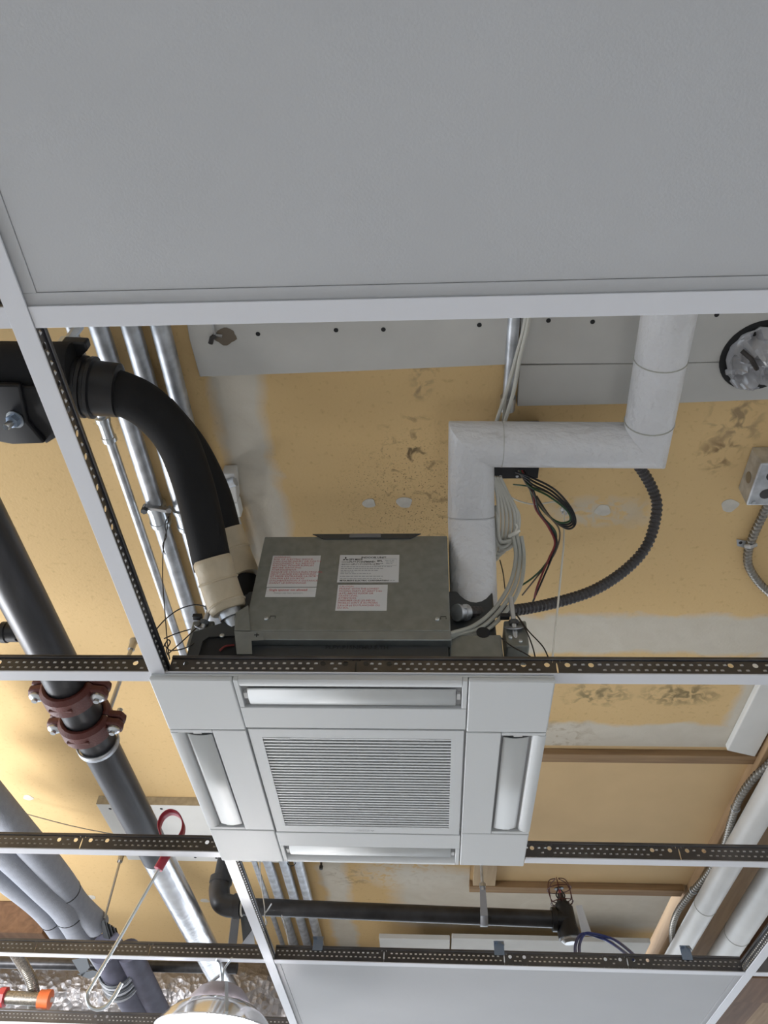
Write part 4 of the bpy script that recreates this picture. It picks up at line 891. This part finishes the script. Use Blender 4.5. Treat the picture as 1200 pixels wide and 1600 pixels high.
# wires from the black box
ZJ = D-0.045
cols = ['wire_black', 'wire_black', 'wire_black', 'wire_green']
for i in range(4):
    e = i*4.0
    pts = [(806+e*0.5, 738, ZJ), (835-e*0.6, 748+e, ZJ-0.03), (868-e, 766+e*0.7, ZJ-0.05), (893-e*0.6, 795+e*0.2, ZJ-0.06), (899-e*0.7, 818-e*0.4, ZJ-0.06), (886-e, 826-e*0.8, ZJ-0.06), (860-e*0.5, 808-e*0.4, ZJ-0.05), (838-e*0.3, 775+e*0.3, ZJ-0.03)]
    cable(['outermost black wire looping from the black box', 'second black wire loop from the black box', 'innermost black wire loop from the black box', 'green wire loop inside the black wire loops'][i], pts, 0.0021, cols[i], 'wire', 'wire', 'wires from the black box', 7)
cable('long green wire running down to bare end left of the red wire', [(812, 735, ZJ), (828, 765, ZJ-0.03), (836, 790, ZJ-0.04), (850, 810, ZJ-0.06), (868, 832, ZJ-0.07), (866, 858, ZJ-0.08), (850, 885, ZJ-0.09), (832, 903, ZJ-0.09), (813, 916, ZJ-0.09)], 0.0020, 'wire_green', 'wire', 'wire', 'wires from the black box', 7)
cable('red wire hanging lowest among the loose wires', [(815, 735, ZJ), (832, 768, ZJ-0.03), (837, 795, ZJ-0.05), (856, 822, ZJ-0.07), (867, 848, ZJ-0.08), (858, 872, ZJ-0.09), (848, 895, ZJ-0.095), (839, 918, ZJ-0.10), (835, 934, ZJ-0.10)], 0.0022, 'wire_red', 'wire', 'wire', 'wires from the black box', 7)
cable('black wire hanging alongside the red wire', [(818, 735, ZJ), (834, 768, ZJ-0.035), (842, 798, ZJ-0.055), (860, 824, ZJ-0.07), (870, 846, ZJ-0.08), (862, 872, ZJ-0.09), (848, 905, ZJ-0.095), (831, 944, ZJ-0.10)], 0.0020, 'wire_black', 'wire', 'wire', 'wires from the black box', 7)
cable('brown bare-ended wire between the green and red wires', [(810, 735, ZJ), (826, 762, ZJ-0.03), (852, 800, ZJ-0.05), (874, 828, ZJ-0.07), (868, 862, ZJ-0.08), (848, 890, ZJ-0.09), (816, 930, ZJ-0.09)], 0.0017, 'wire_brown', 'wire', 'wire', 'wires from the black box', 7)
cable('pale thin wire crossing left of the black loops', [(790, 770, ZJ), (806, 781, ZJ-0.01), (835, 788, ZJ-0.02), (870, 784, ZJ-0.02), (885, 792, ZJ-0.015)], 0.0017, 'string_white', 'wire', 'wire', 'wires from the black box', 6)
cable('thin green wire crossing above the pale wire', [(802, 757, ZJ-0.01), (830, 761, ZJ-0.03), (862, 773, ZJ-0.04), (890, 797, ZJ-0.05), (896, 820, ZJ-0.055)], 0.0017, 'wire_green', 'wire', 'wire', 'wires from the black box', 6)
# string from a deck hook
a = at(882, 797, D-0.002); c = atY(863, 1031, F+0.006)
build(MB().tube([a, a.lerp(c, 0.3)+Vector((0.004, 0, 0)), a.lerp(c, 0.7)+Vector((0.002, 0, 0)), c], 0.0018, 7), 'string', 'string_white', label='white string stretched from a deck hook down to the tee', cat='string')
T = thing('deck_hook', 'small screw hook holding the white string', 'hook', a)
build(MB().lathe(a+Vector((0, 0, -0.006)), (0, 0, 1), [(0, 0.006), (0.004, 0.008), (0.0075, 0.009)], 10), 'anchor', 'galvanised', T)
build(MB().tube([a+Vector((0.006*math.cos(b_), 0, -0.008+0.006*math.sin(b_))) for b_ in [i*0.6 for i in range(10)]], 0.0016, 6), 'eye', 'galvanised', T)
# suspension wires at left
def wire(label, pts, r_=0.0011, m_='wire_dark'):
    return build(MB().tube(smoothp(pts, 6), r_, 6), 'hanger_wire', m_, label=label, cat='wire', group='dark hanger wires')
za = ZC-0.03
wire('twisted dark hanger wire from the conduit clamp down to the tee', [at(264, 800, za), at(262, 822, za-0.05), at(256, 850, 0.36), at(254, 900, 0.27), at(258, 960, 0.16), at(262, 1010, 0.08), atY(265, 1030, F)])
wire('second strand twisted round the upper hanger wire', [at(266, 802, za), at(258, 818, za-0.04), at(260, 838, 0.37), at(254, 852, 0.35), at(258, 866, 0.33)])
wire('dark wire bowing out from the tee to the left hanger', [atY(243, 985, 0.64), atY(258, 968, 0.64), atY(280, 952, 0.64), atY(305, 945, 0.64), atY(322, 948, 0.645)])
wire('dark wire slanting up from tee corner to the left hanger', [atY(262, 1022, 0.625), atY(285, 1002, 0.632), atY(306, 982, 0.64), atY(318, 972, 0.645)])
wire('dark wire loop sagging below the left hanger', [atY(257, 1006, 0.63), atY(265, 1016, 0.63), atY(285, 1014, 0.635), atY(302, 1006, 0.64), atY(309, 1000, 0.645)])
wire('short dark wire reaching right to the left hanger lug', [atY(256, 998, 0.63), atY(275, 990, 0.635), atY(298, 983, 0.645)])
wire('curled dark wire tail above the tee corner', [atY(255, 1012, 0.62), atY(262, 1000, 0.62), atY(266, 1004, 0.62), atY(260, 1016, 0.62), atY(264, 1026, 0.62)])
wire('dark wire from the right hanger to the tee, right strand', [atY(806, 958, 0.645), atY(825, 985, 0.645), atY(848, 1010, 0.635), atY(858, 1031, 0.62)])
wire('dark wire from the right hanger to the tee, left strand', [atY(808, 962, 0.645), atY(822, 985, 0.64), atY(832, 1010, 0.63), atY(837, 1031, 0.62)])
wire('dark wire low across the right hanger bracket', [atY(782, 996, 0.644), atY(800, 1010, 0.64), atY(822, 1022, 0.63), atY(836, 1031, 0.62)])
wire('thin dark wire hanging behind the white riser', [at(781, 875, 0.36), at(786, 895, 0.33), at(789, 920, 0.29)])
# pale wires below the fascia at left
wire('pale hanger wire left of the conduits below the fascia', [at(406, 1330, 0.35), at(407, 1370, 0.30), at(413, 1415, 0.22), at(414, 1432, 0.17), at(416, 1458, 0.11)], 0.0018, 'galvanised')
wire('pale twisted wire ending on the main tee', [at(424, 1412, 0.2), at(418, 1422, 0.19), at(413, 1430, 0.17), at(417, 1442, 0.14), at(413, 1450, 0.12), at(418, 1462, 0.10)], 0.0018, 'galvanised')
wire('pale wire crossing the conduits near the lower tee', [at(440, 1430, 0.22), at(446, 1448, 0.17), atY(452, 1477, 3*F)], 0.0016, 'galvanised')
wire('small wire loop around the right conduit below the fascia', [at(449, 1349, 0.44), at(453, 1353, 0.43), at(459, 1352, 0.43), at(462, 1348, 0.44)], 0.0016, 'wire_dark')
T = thing('eye_bolt', 'tiny dark eye bolt hanging just below the fascia edge', 'eye bolt', at(502, 1352, D-0.02))
build(MB().tube([at(502, 1347, D-0.002), at(502, 1356, D-0.03)], 0.004, 8), 'shank', 'wire_dark', T)
build(MB().lathe(at(502, 1353, D-0.03), (0, 0, -1), [(0, 0.007), (0.012, 0.006)], 8), 'nut', 'wire_dark', T)
# strut post behind the lower tee, and its diagonal
p = at(366, 1425, 0.30); T = thing('strut_post', 'grey steel post hanging below the pipe elbow', 'post', p)
build(MB().bar(at(369, 1424, 0.33), at(362, 1485, 0.20), 0.028, 0.006), 'post', 'strap_grey', T)
T = thing('angle_brace', 'dark folded bracket beside the grey post behind the main tee', 'brace', at(390, 1440, 0.3))
build(MB().prism([at(375, 1424, 0.30), at(388, 1424, 0.30), at(395, 1452, 0.27), at(380, 1475, 0.25)], (0, 0.005, 0)), 'leg', 'unit_dark', T)
build(MB().prism([at(378, 1474, 0.25), at(396, 1450, 0.27), at(398, 1478, 0.25)], (0, 0.005, 0)), 'gusset', 'strap_grey', T)

# ------------------------------------------------------------------ lower left: foam pipes, foil duct, hook, lamp
RADS = {}
def foam(label, pts, wpx):
    P = pxs(pts, 8); ra = pw(pts[0][0], pts[0][1], pts[0][2], wpx[0])/2; rb = pw(pts[-1][0], pts[-1][1], pts[-1][2], wpx[1])/2; n = len(P)
    T = thing('foam_pipe', label, 'insulated pipe', P[n//2], 'grey foam insulated pipes')
    RADS[T.name] = [ra+(rb-ra)*i/(n-1) for i in range(n)]
    build(MB().tube(P, RADS[T.name], 22), 'insulation', 'foam_grey', T); return T, P
def foamring(T, P, f_):
    i = int(f_*(len(P)-1)); c_ = P[i]; d_ = (P[i+1]-P[i-1]).normalized(); r_ = RADS[T.name][i]
    x = d_.orthogonal().normalized(); y = d_.cross(x)
    build(MB().lathe(c_-d_*0.002, d_, [(0, r_*0.9), (0.0002, r_+0.0012), (0.0038, r_+0.0012), (0.004, r_*0.9)], 28), 'tape_joint', 'wire_black', T)
T, P = foam('grey foam insulated pipe, uppermost of three at lower left', [(-90, 1150, 0.33), (-40, 1215, 0.32), (10, 1275, 0.31), (55, 1328, 0.30), (95, 1378, 0.29), (118, 1412, 0.28), (152, 1445, 0.27)], (54, 38))
foamring(T, P, 0.74)
T, P = foam('grey foam insulated pipe, thick middle one of three at lower left', [(-80, 1255, 0.30), (-25, 1300, 0.29), (25, 1342, 0.28), (70, 1385, 0.27), (98, 1412, 0.265), (118, 1440, 0.26), (136, 1470, 0.25)], (52, 44))
foamring(T, P, 0.76)
T, P = foam('grey foam insulated pipe, thinnest lowest of three at lower left', [(-80, 1318, 0.28), (-20, 1352, 0.27), (20, 1382, 0.265), (60, 1415, 0.26), (82, 1440, 0.255), (100, 1468, 0.25)], (40, 30))
foamring(T, P, 0.78)
# strap saddles bundle
T = thing('strap_bundle', 'stack of ribbed grey-black straps binding the foam pipes behind the lower tee', 'pipe strap', at(175, 1470, 0.24))
for i in range(7):
    x = 158+i*3.2; build(MB().prism([at(x, 1440+i*2.0, 0.262), at(x+4, 1437+i*2, 0.262), at(x+16, 1480+i*1.5, 0.21), at(x+6, 1482+i*1.5, 0.21)], (0.0, 0.008, 0.0)), 'strap_rib', 'strap_grey' if i % 2 else 'unit_dark', T)
for i in range(6):
    c0 = at(183+i*1.6, 1512+i*4.5, 0.178-i*0.003); dd = at(215, 1560, 0.19)-at(165, 1490, 0.21)
    x = dd.orthogonal().normalized()
    ring(c0, dd, 0.060, 'strap_grey' if i % 2 else 'unit_dark', 'strap_ring', T, 0.004)
dd = at(250, 1600, 0.19)-at(175, 1490, 0.21)
for (x0, y0, x1, y1, wp, lab) in ((165, 1480, 232, 1600, 46, 'dark grey foam pipe dropping behind the hook at bottom left'), (200, 1485, 262, 1610, 34, 'slimmer dark foam pipe right of the hook at bottom left')):
    a = at(x0, y0, 0.20); c = at(x1, y1, 0.125); T = thing('foam_pipe', lab, 'insulated pipe', a, 'dark foam pipes')
    build(MB().tube([a, a.lerp(c, 0.5), c, c+(c-a)*0.8], pw(210, 1540, 0.2, wp)/2, 22), 'insulation', 'foam_dark', T)
# loose cut straps
for i, q in enumerate([[(112, 1500), (135, 1495), (140, 1512), (128, 1526)], [(138, 1497), (165, 1503), (150, 1515)], [(120, 1522), (145, 1516), (160, 1520), (140, 1530)]]):
    build(MB().prism([at(x, y, 0.19) for x, y in q], (0, 0.004, 0.004)), 'strap_tail', ['unit_dark', 'strap_grey', 'unit_dark'][i], label=['dark cut strap tail left of the hook rod', 'pale triangular strap tail beside the hook rod', 'lowest dark strap tail over the foil duct'][i], cat='strap', group='cut strap tails')
# foil wrapped duct
zf = 0.350; a = at(0, 1548, zf)
T = thing('foil_duct', 'crinkled foil-wrapped duct across the bottom left corner', 'duct', a)
mb = MB(); rows = []; rF = 0.15
for i in range(141):
    x = -2.6+i*0.02; row = []
    for k in range(49):
        a_ = 2*math.pi*k/48; u_ = Vector((0, math.cos(a_), math.sin(a_)))
        n_ = noise.noise(Vector((x*14, u_.y*3.5, u_.z*3.5)))+0.5*noise.noise(Vector((x*31, u_.y*8, u_.z*8)))
        row.append(Vector((x, a.y, zf))+u_*(rF+0.013*n_))
    rows.append(row)
build(mb.sheet(rows), 'foil_wrap', 'foil', T, angle=15)
# black pipe behind the lower tee
zz = 0.235; a = at(0, 1504, zz); c = at(330, 1512, zz)
T = thing('black_pipe', 'black pipe running across just under the lower left tee', 'pipe', a)
build(MB().tube([a+(a-c)*0.8, a, c, c+(c-a)*0.12], pw(100, 1505, zz, 16)/2, 20), 'pipe', 'black_steel', T)
# braided hose and red fitting
T = thing('braided_hose', 'braided steel hose curving down to the red fitting', 'hose', at(50, 1540, 0.09))
build(ribbed(pxs([(18, 1480, 0.19), (36, 1508, 0.16), (48, 1530, 0.13), (53, 1552, 0.10), (52, 1572, 0.085)], 8), 0.018, 0.006, 14, 0.03), 'braid', 'braided_steel', T, angle=60)
zz = 0.075; a = at(2, 1558, zz); c = at(76, 1562, zz); d_ = (c-a).normalized(); L = (c-a).length
T = thing('sprinkler_nipple', 'steel pipe nipple with red and orange ends at the bottom left corner', 'pipe fitting', a)
build(MB().tube([a, c-d_*0.02], 0.020, 18), 'nipple', 'braided_steel', T)
build(MB().lathe(a-d_*0.06, d_, [(0, 0.026), (0.055, 0.026), (0.058, 0.031), (0.075, 0.031), (0.078, 0.022)], 8), 'red_nut', 'red_paint', T)
build(MB().lathe(c-d_*0.03, d_, [(0, 0.028), (0.018, 0.028), (0.019, 0.030), (0.036, 0.030), (0.038, 0.02)], 16), 'orange_cap', 'orange_paint', T)
build(MB().lathe(c+d_*0.008, d_, [(0, 0.008), (0.01, 0.006)], 8), 'tip', 'label_white', T)
# hanging hook tool with red strap
YH = 2*F+0.03
T = thing('hook_rod', 'long bent steel hook hanging by a red strap loop from the tee', 'hook', atY(140, 1565, YH))
hk = smoothp([atY(252, 1352, YH), atY(220, 1408, YH), atY(180, 1478, YH), atY(142, 1542, YH), atY(136, 1556, YH), atY(139, 1570, YH), atY(150, 1577, YH), atY(163, 1574, YH), atY(176, 1560, YH), atY(190, 1536, YH)], 8)
build(MB().tube(hk, 0.0034, 10), 'rod', 'bolt_zinc', T)
build(MB().tube([atY(247, 1358, YH), atY(266, 1326, YH)], 0.0100, 10), 'red_grip', 'red_strap', T)
lp = smoothp([atY(264, 1330, YH), atY(282, 1308, YH), atY(287, 1290, YH), atY(280, 1274, YH), atY(267, 1269, YH), atY(255, 1276, YH), atY(249, 1290, YH), atY(251, 1303, YH), atY(259, 1322, YH)], 8)
rows = [[p+Vector((0, -0.012, 0)), p+Vector((0, 0.012, 0))] for p in lp]
build(MB().sheet(rows), 'red_loop', 'red_strap', T, solid=0.003)
# threaded rods
def rod(label, x0, y0, z0, x1, y1, z1, r_=0.0045):
    a = at(x0, y0, z0); c = at(x1, y1, z1); T = thing('threaded_rod', label, 'rod', c, 'threaded hanger rods')
    build(MB().tube([a, c], r_, 8), 'rod', 'zinc_rod', T); build(MB().lathe(a, (c-a), [(0, r_*2.4), (0.03, r_*2.2)], 8), 'coupling', 'zinc_rod', T)
rod('threaded rod between the foam pipes and the hook at lower left', 190, 1336, D-0.001, 163, 1436, 0.27)
wire('thin wire slanting across the tan deck behind the main at left', [at(20, 1266, D-0.05), at(110, 1290, D-0.05), at(180, 1304, D-0.05)], 0.0016, 'zinc_rod')
# work lamp hung under the lower tee
lx = atY(347, 1500, 3*F).x; LP_ = Vector((lx+0.005, 3*F+0.03, -0.045)); 
T = thing('work_lamp', 'bright bell-shaped work lamp hanging at the bottom edge', 'lamp', (LP_.x, LP_.y, -0.25))
build(MB().lathe(LP_, (0, 0, -1), [(0, 0.012), (0.004, 0.036), (0.014, 0.056), (0.034, 0.074), (0.054, 0.086), (0.057, 0.084)], 32), 'housing', 'lamp_housing', T)
mb = MB(); prof = [(0.052, 0.090), (0.057, 0.10), (0.075, 0.125), (0.105, 0.15), (0.108, 0.148), (0.078, 0.121), (0.061, 0.094)]
vs_ = []; n = 36
for tt, r_ in prof:
    vs_ += [LP_+Vector((math.cos(2*math.pi*k/n)*r_, math.sin(2*math.pi*k/n)*r_, -tt)) for k in range(n)]
fs_ = []
for i in range(len(prof)):
    j = (i+1) % len(prof); fs_ += [(i*n+k, i*n+(k+1) % n, j*n+(k+1) % n, j*n+k) for k in range(n)]
build(mb.add(vs_, fs_), 'reflector', 'lamp_reflector', T)
build(MB().lathe(LP_+Vector((0, 0, -0.058)), (0, 0, -1), [(0, 0.083), (0.03, 0.074), (0.09, 0.068), (0.115, 0.050), (0.122, 0.02)], 28), 'glass_dome', 'lamp_glow', T)
for i in range(3):
    a_ = 2*math.pi*i/3+0.9
    build(MB().bar(LP_+Vector((math.cos(a_)*0.06, math.sin(a_)*0.058, -0.012)), LP_+Vector((math.cos(a_)*0.15, math.sin(a_)*0.15, -0.102)), 0.008, 0.004), 'guard_bar', 'bolt_zinc', T)
build(MB().tube(smoothp([LP_+Vector((0.0, 0, 0.0)), LP_+Vector((0.0, -0.01, 0.03)), LP_+Vector((0.02, -0.03, 0.05)), Vector((lx+0.02, 3*F-0.004, -0.001))], 6), 0.003, 7), 'hook', 'bolt_zinc', T)
build(MB().tube(smoothp([LP_+Vector((-0.002, 0, 0.0)), LP_+Vector((-0.012, -0.02, 0.04)), Vector((lx-0.015, 3*F-0.004, -0.001))], 6), 0.0028, 7), 'hook', 'bolt_zinc', T)
a = atY(330, 1528, 3*F+0.05); c = atY(272, 1578, 3*F+0.10)
build(MB().tube([LP_+Vector((-0.01, 0, 0.02)), atY(272, 1578, 3*F+0.06)], 0.004, 8), 'side_arm', 'bolt_zinc', T)
